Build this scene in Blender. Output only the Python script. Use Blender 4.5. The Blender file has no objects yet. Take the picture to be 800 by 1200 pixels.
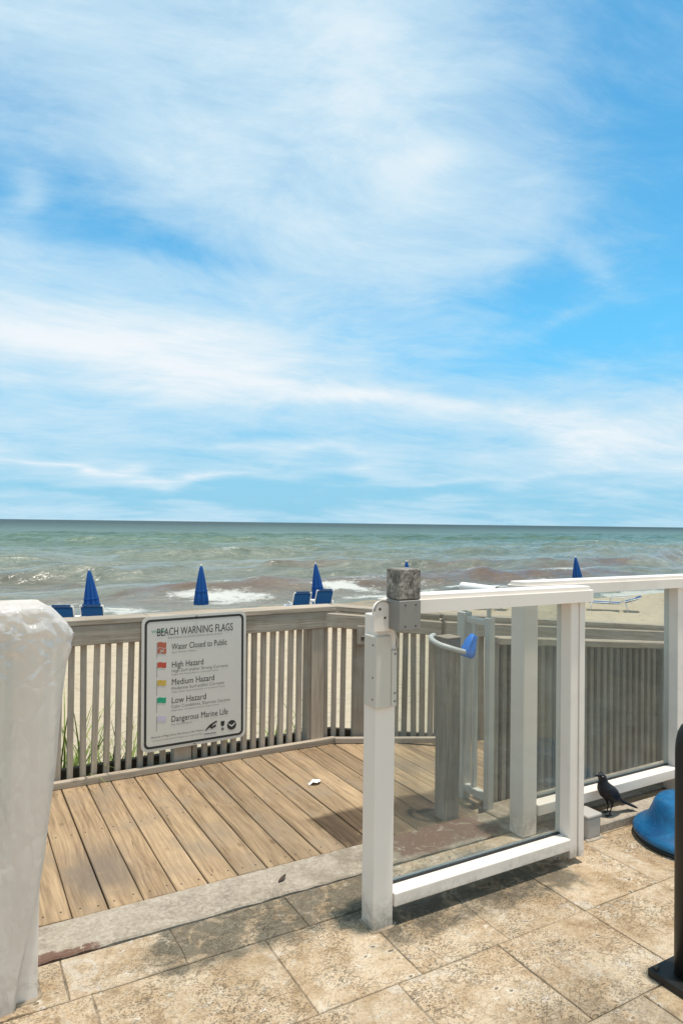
import bpy, bmesh, math, random
import numpy as np
from mathutils import Vector, Matrix, Euler

# ------------------------------------------------------------------ camera, sky, sun, exposure
SC = bpy.context.scene
COL = SC.collection
R = math.radians
HEAD = R(29.6)                      # camera heading, clockwise from +Y (the sea lies along +Y)
CAM_Z = 1.5
SUN_ELEV = R(83.5)
SUN_DIR = Vector((0.66, -0.75, 0)).normalized() * math.cos(SUN_ELEV) + Vector((0, 0, math.sin(SUN_ELEV)))

def make_camera():
    cd = bpy.data.cameras.new('camera'); co = bpy.data.objects.new('camera', cd); COL.objects.link(co)
    cd.sensor_fit = 'VERTICAL'; cd.sensor_height = 36.0; cd.sensor_width = 24.0; cd.lens = 24.0
    cd.clip_start = 0.05; cd.clip_end = 40000
    pitch = math.atan(13 / 800); roll = R(0.72)
    f = Vector((math.sin(HEAD) * math.cos(pitch), math.cos(HEAD) * math.cos(pitch), math.sin(pitch)))
    r0 = Vector((math.cos(HEAD), -math.sin(HEAD), 0)); u0 = r0.cross(f)
    r = r0 * math.cos(roll) + u0 * math.sin(roll); u = r.cross(f)
    m = Matrix((r, u, -f)).transposed().to_4x4(); m.translation = (0, 0, CAM_Z)
    co.matrix_world = m
    SC.camera = co
make_camera()

class NT:
    """small helper round a node tree"""
    def __init__(s, tree): s.t = tree; s.n = tree.nodes; s.l = tree.links
    def node(s, typ, **kw):
        n = s.n.new(typ)
        for k, v in kw.items(): setattr(n, k, v)
        return n
    def put(s, sock, v):
        if hasattr(v, 'is_linked') or isinstance(v, bpy.types.NodeSocket): s.l.new(v, sock)
        else: sock.default_value = v
    def m(s, op, a, b=None, c=None, clamp=False):
        n = s.n.new('ShaderNodeMath'); n.operation = op; n.use_clamp = clamp
        s.put(n.inputs[0], a)
        if b is not None: s.put(n.inputs[1], b)
        if c is not None: s.put(n.inputs[2], c)
        return n.outputs[0]
    def vm(s, op, a, b=None):
        n = s.n.new('ShaderNodeVectorMath'); n.operation = op
        s.put(n.inputs[0], a)
        if b is not None: s.put(n.inputs[1], b)
        return n.outputs['Value'] if op in ('DOT_PRODUCT', 'LENGTH') else n.outputs[0]
    def xyz(s, x, y, z=0.0):
        n = s.n.new('ShaderNodeCombineXYZ')
        for i, v in enumerate((x, y, z)): s.put(n.inputs[i], v)
        return n.outputs[0]
    def sep(s, v):
        n = s.n.new('ShaderNodeSeparateXYZ'); s.put(n.inputs[0], v); return n.outputs
    def noise(s, vec, scale, detail=4, rough=0.55, dist=0.0, out='Fac'):
        n = s.n.new('ShaderNodeTexNoise'); s.put(n.inputs['Vector'], vec)
        n.inputs['Scale'].default_value = scale; n.inputs['Detail'].default_value = detail
        n.inputs['Roughness'].default_value = rough; n.inputs['Distortion'].default_value = dist
        return n.outputs[out]
    def voro(s, vec, scale, feature='F1', out='Distance', rand=1.0):
        n = s.n.new('ShaderNodeTexVoronoi'); n.feature = feature; s.put(n.inputs['Vector'], vec)
        n.inputs['Scale'].default_value = scale; n.inputs['Randomness'].default_value = rand
        return n.outputs[out]
    def ramp(s, fac, stops, interp='LINEAR'):
        n = s.n.new('ShaderNodeValToRGB'); s.put(n.inputs[0], fac); n.color_ramp.interpolation = interp
        el = n.color_ramp.elements
        while len(el) < len(stops): el.new(0.5)
        for e, (p, c) in zip(el, stops):
            e.position = p; e.color = (c, c, c, 1) if isinstance(c, (int, float)) else (*c, 1)
        return n.outputs[0]
    def smooth(s, v, lo, hi):
        n = s.n.new('ShaderNodeMapRange'); n.interpolation_type = 'SMOOTHSTEP'; s.put(n.inputs[0], v)
        n.inputs[1].default_value = lo; n.inputs[2].default_value = hi
        return n.outputs[0]
    def mix(s, fac, a, b, blend='MIX'):
        n = s.n.new('ShaderNodeMix'); n.data_type = 'RGBA'; n.blend_type = blend
        s.put(n.inputs[0], fac)
        for i, v in ((6, a), (7, b)):
            if isinstance(v, tuple) and len(v) == 3: v = (*v, 1)
            s.put(n.inputs[i], v)
        return n.outputs[2]

def make_world():
    w = bpy.data.worlds.new('World'); SC.world = w; w.use_nodes = True
    T = NT(w.node_tree); T.n.clear()
    out = T.node('ShaderNodeOutputWorld'); bg = T.node('ShaderNodeBackground')
    sky = T.node('ShaderNodeTexSky', sky_type='NISHITA'); sky.sun_disc = False
    sky.sun_elevation = SUN_ELEV; sky.sun_rotation = math.atan2(SUN_DIR.x, SUN_DIR.y)
    sky.air_density = 1.0; sky.dust_density = 0.6; sky.ozone_density = 1.6; sky.altitude = 0
    d = T.node('ShaderNodeTexCoord').outputs['Generated']
    x, y, z = T.sep(d)
    # bearing from the heading of the view and height above the horizon, in radians
    rx = T.m('SUBTRACT', T.m('MULTIPLY', x, math.cos(HEAD)), T.m('MULTIPLY', y, math.sin(HEAD)))
    fy = T.m('ADD', T.m('MULTIPLY', x, math.sin(HEAD)), T.m('MULTIPLY', y, math.cos(HEAD)))
    az = T.m('ARCTAN2', rx, fy); el = T.m('ARCSINE', z)
    # cloud space: a high flat layer seen in perspective
    k = T.m('DIVIDE', 1.0, T.m('ADD', T.m('MAXIMUM', z, 0.0), 0.16))
    px = T.m('MULTIPLY', rx, k); py = T.m('MULTIPLY', fy, k)
    P = T.xyz(px, py, 0.0)
    warp = T.noise(P, 1.1, 2, 0.5, 0, 'Color')
    W = T.vm('SUBTRACT', warp, (0.5, 0.5, 0.5))
    wx, wy, wz = T.sep(W)
    # blobs of thin and thick cirrus
    azw = T.m('ADD', az, T.m('MULTIPLY', wx, 0.22)); elw = T.m('ADD', el, T.m('MULTIPLY', wy, 0.12))
    def blob(ppx, ppy, sx, sy, amp, slope=0.0):
        a = math.atan((ppx - 400) / 800); e = math.atan((613 - ppy) / 800 * math.cos(a))
        sa = sx / 800; se = sy / 800
        da = T.m('SUBTRACT', azw, a)
        de = T.m('SUBTRACT', T.m('SUBTRACT', elw, e), T.m('MULTIPLY', da, slope))
        # amp / (1 + q)^2 falls off much like a bell curve and is cheap
        q = T.m('MULTIPLY_ADD', T.m('MULTIPLY', da, da), 0.55 / sa ** 2, T.m('MULTIPLY_ADD', T.m('MULTIPLY', de, de), 0.55 / se ** 2, 1.0))
        return T.m('DIVIDE', amp, T.m('MULTIPLY', q, q))
    bl = [(770, 50, 150, 190, -0.52, 0), (840, 300, 120, 130, -0.40, 0), (610, 330, 110, 28, -0.34, -0.1), (640, 395, 130, 28, -0.50, 0.05),
          (30, 250, 130, 22, -0.50, -0.12), (210, 292, 120, 24, -0.30, -0.25), (0, 150, 70, 60, -0.30, 0), (300, 520, 220, 22, -0.34, 0), (430, 380, 80, 24, -0.25, 0),
          (60, 470, 140, 22, -0.14, 0), (150, 580, 300, 16, -0.50, 0), (600, 585, 300, 22, -0.42, 0), (380, 565, 200, 20, -0.30, 0),
          (440, 90, 110, 120, 0.26, -0.2), (515, 174, 38, 20, 0.34, 0.1), (60, 388, 170, 30, 0.50, -0.12), (400, 452, 210, 18, 0.46, -0.18),
          (740, 490, 130, 40, 0.46, 0), (150, 100, 260, 60, 0.12, -0.45), (5, 225, 20, 24, 0.45, 0), (620, 240, 70, 30, 0.20, 0.4),
          (150, 552, 170, 7, 0.55, -0.05), (330, 532, 150, 8, 0.42, -0.14), (690, 310, 45, 16, 0.26, -0.5), (655, 362, 60, 10, 0.22, 0.2), (560, 300, 90, 12, 0.20, 0.1), (560, 555, 200, 8, 0.25, 0.03)]
    bias = 0.70
    acc = None
    for b in bl:
        v = blob(*b); acc = v if acc is None else T.m('ADD', acc, v)
    # wisps: long streaks, finer curls
    ca, sa_ = math.cos(R(24)), math.sin(R(24))
    qx = T.m('ADD', T.m('MULTIPLY', px, ca), T.m('MULTIPLY', py, sa_)); qy = T.m('SUBTRACT', T.m('MULTIPLY', py, ca), T.m('MULTIPLY', px, sa_))
    S = T.xyz(T.m('ADD', T.m('MULTIPLY', qx, 0.50), T.m('MULTIPLY', wx, 0.45)), T.m('ADD', T.m('MULTIPLY', qy, 1.7), T.m('MULTIPLY', wy, 0.55)), 0.0)
    n1 = T.noise(S, 1.6, 6, 0.62)
    n2 = T.noise(T.vm('ADD', T.vm('MULTIPLY', P, (1.0, 1.25, 0.0)), T.vm('MULTIPLY', W, (0.8, 0.8, 0.0))), 3.0, 7, 0.66)
    n3 = T.noise(P, 0.9, 1, 0.5)
    dens = T.m('ADD', T.m('ADD', acc, bias), T.m('MULTIPLY', T.m('SUBTRACT', n1, 0.5), 0.68))
    dens = T.m('ADD', dens, T.m('MULTIPLY', T.m('SUBTRACT', n2, 0.5), 0.80))
    dens = T.m('ADD', dens, T.m('MULTIPLY', T.m('SUBTRACT', n3, 0.5), 0.35))
    n6 = T.noise(T.vm('ADD', T.vm('MULTIPLY', S, (1.2, 1.0, 0.0)), T.vm('MULTIPLY', W, (0.6, 0.6, 0.0))), 9.0, 6, 0.72)
    dens = T.m('ADD', dens, T.m('MULTIPLY', T.m('SUBTRACT', n6, 0.5), 0.30))
    cl = T.m('MULTIPLY', T.smooth(dens, 0.02, 0.98), 0.97)
    # clear sky
    tint = T.mix(T.smooth(el, 0.0, 0.30), (0.44, 0.88, 1.30, 1), (0.74, 1.86, 1.96, 1))
    clear = T.mix(1.0, sky.outputs[0], tint, 'MULTIPLY')
    clear = T.mix(T.m('MULTIPLY', T.m('SUBTRACT', 1.0, T.smooth(el, 0.02, 0.26)), 0.85), clear, (3.2, 6.7, 8.9, 1))
    bright = T.smooth(dens, 0.70, 1.35)
    cloud = T.mix(bright, (6.1, 8.1, 9.35, 1), (9.1, 9.5, 9.8, 1))
    col = T.mix(cl, clear, cloud)
    T.l.new(col, bg.inputs[0]); bg.inputs[1].default_value = 0.1
    T.l.new(bg.outputs[0], out.inputs[0])
    w.cycles.sampling_method = 'MANUAL'; w.cycles.sample_map_resolution = 256
make_world()

def make_sun():
    ld = bpy.data.lights.new('sun', 'SUN'); lo = bpy.data.objects.new('sun', ld); COL.objects.link(lo)
    ld.energy = 4.5; ld.angle = R(2.0); ld.color = (1.0, 0.925, 0.82)
    lo.rotation_euler = (-SUN_DIR).to_track_quat('-Z', 'Y').to_euler(); lo.location = (3, -3, 12)
make_sun()
VS = SC.view_settings
VS.view_transform = 'Standard'; VS.look = 'None'; VS.exposure = 0.0; VS.gamma = 1.0; VS.use_curve_mapping = False
SC.cycles.max_bounces = 7; SC.cycles.transparent_max_bounces = 16

# ------------------------------------------------------------------ materials
def material(name):
    m = bpy.data.materials.new(name); m.use_nodes = True
    T = NT(m.node_tree); b = T.n['Principled BSDF']
    return m, T, b
def bump(T, b, height, strength=0.3, dist=0.01):
    n = T.node('ShaderNodeBump'); n.inputs['Strength'].default_value = strength; n.inputs['Distance'].default_value = dist
    T.put(n.inputs['Height'], height); T.l.new(n.outputs[0], b.inputs['Normal'])
def coords(T, per_object=True):
    tc = T.node('ShaderNodeTexCoord').outputs['Object']
    if not per_object: return tc, None
    rnd = T.node('ShaderNodeObjectInfo').outputs['Random']
    return T.vm('ADD', tc, T.xyz(T.m('MULTIPLY', rnd, 37.0), T.m('MULTIPLY', rnd, 91.0), T.m('MULTIPLY', rnd, 53.0))), rnd
def world_pos(T): return T.node('ShaderNodeNewGeometry').outputs['Position']

def mat_simple(name, col, rough=0.5, metal=0.0, var=0.08, scale=8.0, bmp=0.05, spec=0.5, grime=None):
    m, T, b = material(name)
    v, rnd = coords(T)
    n = T.noise(v, scale, 6, 0.6)
    c = T.mix(n, tuple(x * (1 - var) for x in col), tuple(min(1, x * (1 + var)) for x in col))
    if grime:
        g = T.smooth(T.noise(v, scale * 0.7, 8, 0.7, 0.6), grime[1], grime[1] + 0.18)
        c = T.mix(T.m('MULTIPLY', g, grime[2]), c, grime[0])
    T.put(b.inputs['Base Color'], c)
    T.put(b.inputs['Roughness'], T.m('ADD', T.m('MULTIPLY', n, 0.15), rough - 0.07))
    b.inputs['Metallic'].default_value = metal; b.inputs['Specular IOR Level'].default_value = spec
    if bmp: bump(T, b, T.noise(v, scale * 9, 5, 0.6), bmp, 0.003)
    return m

def mat_wood(name, light, dark, axis, knots=True, marks=None, grain=1.0, rough=0.75, patina=None, bmp=0.5):
    """weathered board; grain runs along the given local axis"""
    m, T, b = material(name)
    v, rnd = coords(T)
    st = [34.0, 34.0, 34.0]; st[axis] = 0.9
    g = T.vm('MULTIPLY', v, tuple(st))
    big = T.vm('MULTIPLY', v, tuple(5.0 if i != axis else 1.1 for i in range(3)))
    wob = T.noise(v, 1.3, 2, 0.5, 0, 'Color')
    gw = T.vm('ADD', g, T.vm('MULTIPLY', wob, tuple(3.0 if i != axis else 0.2 for i in range(3))))
    n1 = T.noise(gw, 1.0, 5, 0.6)
    n2 = T.noise(T.vm('MULTIPLY', gw, tuple(3.4 if i != axis else 5.0 for i in range(3))), 1.0, 4, 0.65)
    n3 = T.noise(big, 1.0, 4, 0.6)
    rings = T.m('MULTIPLY_ADD', T.m('SINE', T.m('MULTIPLY', T.noise(T.vm('MULTIPLY', v, tuple(9.0 if i != axis else 0.55 for i in range(3))), 1.0, 1, 0.4), 62.0)), 0.5, 0.5)
    f = T.m('ADD', T.m('ADD', T.m('MULTIPLY', n1, 0.40), T.m('MULTIPLY', rings, 0.055)), T.m('ADD', T.m('MULTIPLY', n2, 0.40), T.m('MULTIPLY', n3, 0.32)))
    f = T.smooth(f, 0.36, 0.78)
    col = T.mix(f, dark, light)
    col = T.mix(1.0, col, T.ramp(rnd, [(0.0, 0.74), (0.5, 0.95), (1.0, 1.12)]), 'MULTIPLY')
    h = n1
    crack = T.smooth(T.noise(T.vm('MULTIPLY', gw, (1.6,) * 3), 1.0, 4, 0.7, 1.0), 0.66, 0.74)
    col = T.mix(T.m('MULTIPLY', crack, 0.5 * grain), col, tuple(c * 0.35 for c in dark))
    if knots:
        kd = T.voro(T.vm('MULTIPLY', v, tuple(7.0 if i != axis else 3.2 for i in range(3))), 1.0)
        kn = T.m('SUBTRACT', 1.0, T.smooth(kd, 0.04, 0.12))
        col = T.mix(T.m('MULTIPLY', kn, 0.55), col, tuple(c * 0.5 for c in dark))
    if patina:
        pc, amt = patina
        pn = T.smooth(T.noise(v, 2.6, 6, 0.65, 0.5), 0.46, 0.68)
        col = T.mix(T.m('MULTIPLY', pn, amt), col, pc)
    if marks: col = marks(T, col)
    T.put(b.inputs['Base Color'], col); b.inputs['Roughness'].default_value = rough
    b.inputs['Specular IOR Level'].default_value = 0.25
    hh = T.m('SUBTRACT', T.m('ADD', T.m('MULTIPLY', n1, 0.6), T.m('ADD', T.m('MULTIPLY', n2, 0.5), T.m('MULTIPLY', rings, 0.12))), T.m('MULTIPLY', crack, 0.8))
    bump(T, b, hh, bmp, 0.006)
    return m

def deck_marks(T, col):
    """a darker patch beside the gate and scattered foot wear"""
    p = world_pos(T)
    x, y, z = T.sep(p)
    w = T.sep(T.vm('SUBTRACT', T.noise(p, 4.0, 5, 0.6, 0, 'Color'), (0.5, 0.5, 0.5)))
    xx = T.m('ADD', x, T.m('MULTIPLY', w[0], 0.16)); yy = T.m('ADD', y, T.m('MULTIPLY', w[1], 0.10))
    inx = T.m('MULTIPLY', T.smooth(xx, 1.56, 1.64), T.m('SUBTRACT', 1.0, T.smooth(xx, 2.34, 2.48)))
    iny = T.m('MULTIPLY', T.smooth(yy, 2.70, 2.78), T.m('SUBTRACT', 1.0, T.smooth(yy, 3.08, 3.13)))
    darker = T.m('MULTIPLY', T.m('MULTIPLY', inx, iny), 0.9)
    col = T.mix(darker, col, T.mix(1.0, col, (0.27, 0.25, 0.235), 'MULTIPLY'))  # soft-edged patch that multiplies the boards darker beside the gate
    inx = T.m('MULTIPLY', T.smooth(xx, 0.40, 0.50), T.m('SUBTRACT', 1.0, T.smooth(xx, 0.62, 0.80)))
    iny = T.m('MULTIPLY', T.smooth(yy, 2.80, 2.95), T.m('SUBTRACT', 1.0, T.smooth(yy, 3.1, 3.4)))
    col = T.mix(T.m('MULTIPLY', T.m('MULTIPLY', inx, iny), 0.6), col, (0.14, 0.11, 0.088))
    worn = T.smooth(T.noise(p, 3.1, 8, 0.72, 0.8), 0.55, 0.72)
    return T.mix(T.m('MULTIPLY', worn, 0.45), col, (0.43, 0.285, 0.15))

M = {}
M['deck'] = mat_wood('deck_wood', (0.455, 0.315, 0.185), (0.165, 0.105, 0.058), 1, marks=deck_marks, patina=((0.265, 0.20, 0.138), 0.75), bmp=0.9)
M['grey_v'] = mat_wood('weathered_wood_upright', (0.58, 0.475, 0.37), (0.33, 0.26, 0.195), 2, knots=False, patina=((0.43, 0.385, 0.325), 0.5))
M['grey_h'] = mat_wood('weathered_wood_rail', (0.48, 0.395, 0.305), (0.22, 0.172, 0.125), 0, knots=True, patina=((0.45, 0.40, 0.335), 0.5))
M['post_old'] = mat_wood('aged_post_wood', (0.30, 0.265, 0.225), (0.10, 0.088, 0.07), 2, knots=False, patina=((0.14, 0.12, 0.10), 0.7))
M['gap_shade'] = mat_wood('gap_shade_dark', (0.085, 0.075, 0.06), (0.035, 0.03, 0.024), 0, knots=False)  # near-black colour for the shade between the ramp fence slats
M['skirt'] = mat_wood('brown_skirt_board', (0.15, 0.10, 0.062), (0.065, 0.042, 0.025), 0, knots=False)
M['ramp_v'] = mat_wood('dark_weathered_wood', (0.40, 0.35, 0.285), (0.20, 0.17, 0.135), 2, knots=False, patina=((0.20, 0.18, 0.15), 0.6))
def mat_white():
    m, T, b = material('white_powder_coat')
    p = world_pos(T); z = T.sep(p)[2]
    n = T.noise(p, 6, 5, 0.6); n2 = T.noise(p, 38, 6, 0.72)
    col = T.mix(n, (0.80, 0.705, 0.62), (0.85, 0.765, 0.685))
    foot = T.m('MULTIPLY', T.m('SUBTRACT', 1.0, T.smooth(z, 0.0, 0.16)), T.smooth(T.m('ADD', n, T.m('MULTIPLY', n2, 0.6)), 0.66, 0.92))
    col = T.mix(T.m('MULTIPLY', foot, 0.75), col, (0.25, 0.20, 0.135))
    scuff = T.smooth(T.noise(T.vm('MULTIPLY', p, (9, 9, 3)), 3.0, 7, 0.75), 0.66, 0.72)
    col = T.mix(T.m('MULTIPLY', scuff, 0.45), col, (0.36, 0.31, 0.255))
    film = T.smooth(T.noise(p, 3.1, 6, 0.7), 0.5, 0.72)
    col = T.mix(T.m('MULTIPLY', film, 0.28), col, (0.58, 0.50, 0.415))
    T.put(b.inputs['Base Color'], col); T.put(b.inputs['Roughness'], T.m('MULTIPLY_ADD', film, 0.2, 0.34))
    bump(T, b, n2, 0.05, 0.003)
    return m
M['white'] = mat_white()
M['white_alu'] = mat_simple('white_weathered_aluminium', (0.56, 0.53, 0.475), 0.5, var=0.06, scale=14, bmp=0.05, grime=((0.40, 0.36, 0.30), 0.58, 0.5))
M['cream'] = mat_simple('cream_painted_steel', (0.60, 0.535, 0.455), 0.45, var=0.04, scale=9, bmp=0.03, grime=((0.38, 0.33, 0.27), 0.6, 0.4))
M['steel'] = mat_simple('brushed_steel', (0.27, 0.25, 0.225), 0.5, metal=0.3, var=0.08, scale=20, bmp=0.05)
M['screw'] = mat_simple('dark_screw', (0.10, 0.085, 0.07), 0.5, metal=0.6)
M['black_rubber'] = mat_simple('black_gasket', (0.015, 0.015, 0.016), 0.6)
M['black_metal'] = mat_simple('black_painted_metal', (0.006, 0.0055, 0.0055), 0.5, var=0.2, scale=12, bmp=0.04)
M['umb_blue'] = mat_simple('blue_canvas', (0.010, 0.070, 0.25), 0.8, var=0.12, scale=10, bmp=0.1, spec=0.2)
M['sling_blue'] = mat_simple('blue_sling', (0.010, 0.085, 0.27), 0.7, var=0.1, scale=10, spec=0.2)
M['white_tube'] = mat_simple('white_tube', (0.76, 0.74, 0.71), 0.4, var=0.03)
M['grey_plastic'] = mat_simple('grey_plastic', (0.40, 0.365, 0.325), 0.6, var=0.06, scale=10, bmp=0.08, grime=((0.24, 0.20, 0.15), 0.56, 0.5))
M['tape_blue'] = mat_simple('blue_tape', (0.02, 0.20, 0.70), 0.45, var=0.25, scale=60, bmp=0.3)
M['pipe_grey'] = mat_simple('pale_grey_pipe', (0.50, 0.49, 0.47), 0.45, var=0.1, scale=14, bmp=0.05)
M['paper'] = mat_simple('white_paper', (0.82, 0.82, 0.80), 0.8)
M['leaf'] = mat_simple('dry_leaf', (0.06, 0.035, 0.02), 0.8)
M['print_black'] = mat_simple('black_print', (0.03, 0.028, 0.026), 0.6, var=0.02, bmp=0)
M['print_grey'] = mat_simple('faded_print', (0.17, 0.155, 0.14), 0.6, var=0.02, bmp=0)
M['print_pale'] = mat_simple('pale_print', (0.30, 0.275, 0.25), 0.6, var=0.02, bmp=0)
M['flag_red'] = mat_simple('red_print', (0.52, 0.075, 0.04), 0.6, var=0.15, scale=40, bmp=0)
M['flag_dred'] = mat_simple('orange_red_print', (0.46, 0.12, 0.07), 0.6, var=0.2, scale=40, bmp=0)
M['flag_yellow'] = mat_simple('yellow_print', (0.62, 0.40, 0.07), 0.6, var=0.15, scale=40, bmp=0)
M['flag_green'] = mat_simple('green_print', (0.015, 0.33, 0.18), 0.6, var=0.15, scale=40, bmp=0)
M['flag_purple'] = mat_simple('faded_lilac_print', (0.58, 0.52, 0.62), 0.6, var=0.08, scale=40, bmp=0)
M['sign'] = mat_simple('sign_white', (0.68, 0.63, 0.565), 0.42, var=0.03, scale=6, bmp=0.01, grime=((0.5, 0.45, 0.38), 0.6, 0.3))

def mat_blue_plastic():
    m, T, b = material('scuffed_blue_plastic')
    v, r = coords(T)
    n = T.noise(v, 9, 7, 0.65, 0.4)
    c = T.mix(T.smooth(n, 0.3, 0.7), (0.005, 0.060, 0.165), (0.009, 0.13, 0.29))
    s = T.smooth(T.noise(v, 24, 8, 0.75, 1.0), 0.58, 0.66)
    c = T.mix(T.m('MULTIPLY', s, 0.35), c, (0.25, 0.50, 0.66))
    T.put(b.inputs['Base Color'], c); b.inputs['Roughness'].default_value = 0.38
    bump(T, b, T.noise(v, 40, 5, 0.6), 0.1, 0.004)
    return m
M['blue_plastic'] = mat_blue_plastic()

def mat_bird():
    m, T, b = material('black_plumage')
    v, r = coords(T)
    n = T.noise(T.vm('MULTIPLY', v, (1, 1, 2.5)), 60, 5, 0.6)
    T.put(b.inputs['Base Color'], T.mix(n, (0.004, 0.004, 0.006), (0.012, 0.012, 0.020)))
    b.inputs['Roughness'].default_value = 0.5; b.inputs['Specular IOR Level'].default_value = 0.35
    bump(T, b, n, 0.35, 0.004)
    return m
M['bird'] = mat_bird()

def mat_box_top():
    m, T, b = material('pitted_corroded_casting')
    v, r = coords(T)
    n = T.noise(v, 55, 8, 0.72, 0.8); n2 = T.noise(v, 16, 4, 0.6, 0.5)
    c = T.ramp(T.m('ADD', T.m('MULTIPLY', n, 0.7), T.m('MULTIPLY', n2, 0.3)), [(0.36, (0.035, 0.03, 0.025)), (0.48, (0.16, 0.14, 0.115)), (0.62, (0.42, 0.38, 0.32))])
    T.put(b.inputs['Base Color'], c); b.inputs['Roughness'].default_value = 0.8
    bump(T, b, n, 0.7, 0.006)
    return m
M['corroded'] = mat_box_top()

def mat_glass():
    m, T, b = material('clear_glass')
    T.n.remove(b)
    out = [n for n in T.n if n.type == 'OUTPUT_MATERIAL'][0]
    tr = T.node('ShaderNodeBsdfTransparent'); tr.inputs[0].default_value = (0.885, 0.905, 0.892, 1)
    gl = T.node('ShaderNodeBsdfGlossy'); gl.inputs['Roughness'].default_value = 0.02; gl.inputs[0].default_value = (0.9, 0.95, 0.95, 1)
    ge = T.node('ShaderNodeNewGeometry')
    ndi = T.m('ABSOLUTE', T.vm('DOT_PRODUCT', ge.outputs['Normal'], ge.outputs['Incoming']))
    fres = T.m('ADD', 0.04, T.m('MULTIPLY', T.m('POWER', T.m('SUBTRACT', 1.0, ndi), 5.0), 0.96))
    mx = T.node('ShaderNodeMixShader')
    T.put(mx.inputs[0], fres); T.l.new(tr.outputs[0], mx.inputs[1]); T.l.new(gl.outputs[0], mx.inputs[2])
    # salt film
    df = T.node('ShaderNodeBsdfDiffuse'); df.inputs[0].default_value = (0.62, 0.66, 0.64, 1)
    p = T.node('ShaderNodeTexCoord').outputs['Object']
    f = T.m('ADD', T.m('MULTIPLY', T.smooth(T.noise(p, 2.0, 6, 0.65, 0.6), 0.4, 0.75), 0.07), 0.025)
    sp = T.m('MULTIPLY', T.m('SUBTRACT', 1.0, T.smooth(T.voro(p, 70), 0.10, 0.16)), T.m('MULTIPLY', T.smooth(T.noise(p, 5, 3), 0.5, 0.62), 0.22))
    m2 = T.node('ShaderNodeMixShader'); T.put(m2.inputs[0], T.m('ADD', f, sp))
    T.l.new(mx.outputs[0], m2.inputs[1]); T.l.new(df.outputs[0], m2.inputs[2]); T.l.new(m2.outputs[0], out.inputs[0])
    return m
M['glass'] = mat_glass()

def mat_sheet():
    m, T, b = material('milky_plastic_sheet')
    T.n.remove(b)
    out = [n for n in T.n if n.type == 'OUTPUT_MATERIAL'][0]
    v = T.node('ShaderNodeTexCoord').outputs['Object']
    df = T.node('ShaderNodeBsdfDiffuse'); T.put(df.inputs[0], T.mix(T.noise(v, 5, 5), (0.86, 0.79, 0.73), (0.90, 0.84, 0.785)))
    tl = T.node('ShaderNodeBsdfTranslucent'); tl.inputs[0].default_value = (0.86, 0.80, 0.74, 1)
    gl = T.node('ShaderNodeBsdfGlossy'); gl.inputs['Roughness'].default_value = 0.16; gl.inputs[0].default_value = (0.9, 0.9, 0.9, 1)
    tp = T.node('ShaderNodeBsdfTransparent')
    m1 = T.node('ShaderNodeMixShader'); m1.inputs[0].default_value = 0.45
    T.l.new(df.outputs[0], m1.inputs[1]); T.l.new(tl.outputs[0], m1.inputs[2])
    m2 = T.node('ShaderNodeMixShader'); m2.inputs[0].default_value = 0.30
    T.l.new(m1.outputs[0], m2.inputs[1]); T.l.new(tp.outputs[0], m2.inputs[2])
    m3 = T.node('ShaderNodeMixShader'); m3.inputs[0].default_value = 0.13
    T.l.new(m2.outputs[0], m3.inputs[1]); T.l.new(gl.outputs[0], m3.inputs[2])
    bn = T.node('ShaderNodeBump'); bn.inputs['Strength'].default_value = 0.75; bn.inputs['Distance'].default_value = 0.016
    vw = T.vm('ADD', v, T.vm('MULTIPLY', T.noise(v, 7, 3, 0.5, 0, 'Color'), (0.10, 0.10, 0.10)))
    cr1 = T.m('MINIMUM', T.voro(T.vm('MULTIPLY', vw, (14, 14, 14)), 1.0, 'DISTANCE_TO_EDGE'), 0.30)
    cr2 = T.m('MINIMUM', T.voro(T.vm('MULTIPLY', vw, (15, 15, 2.2)), 1.0, 'DISTANCE_TO_EDGE'), 0.25)
    up = T.smooth(T.sep(v)[2], 0.92, 1.12)
    crease = T.m('ADD', T.m('MULTIPLY', cr1, T.m('MULTIPLY_ADD', up, 1.5, 0.12)), T.m('MULTIPLY', cr2, T.m('MULTIPLY_ADD', up, -0.5, 1.0)))
    T.put(bn.inputs['Height'], T.m('ADD', crease, T.m('MULTIPLY', T.noise(T.vm('MULTIPLY', v, (12, 12, 1.6)), 1.0, 4, 0.55), 0.8)))
    for s in (df, gl, tl): T.l.new(bn.outputs[0], s.inputs['Normal'])
    T.l.new(m3.outputs[0], out.inputs[0])
    return m
M['sheet'] = mat_sheet()

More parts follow.
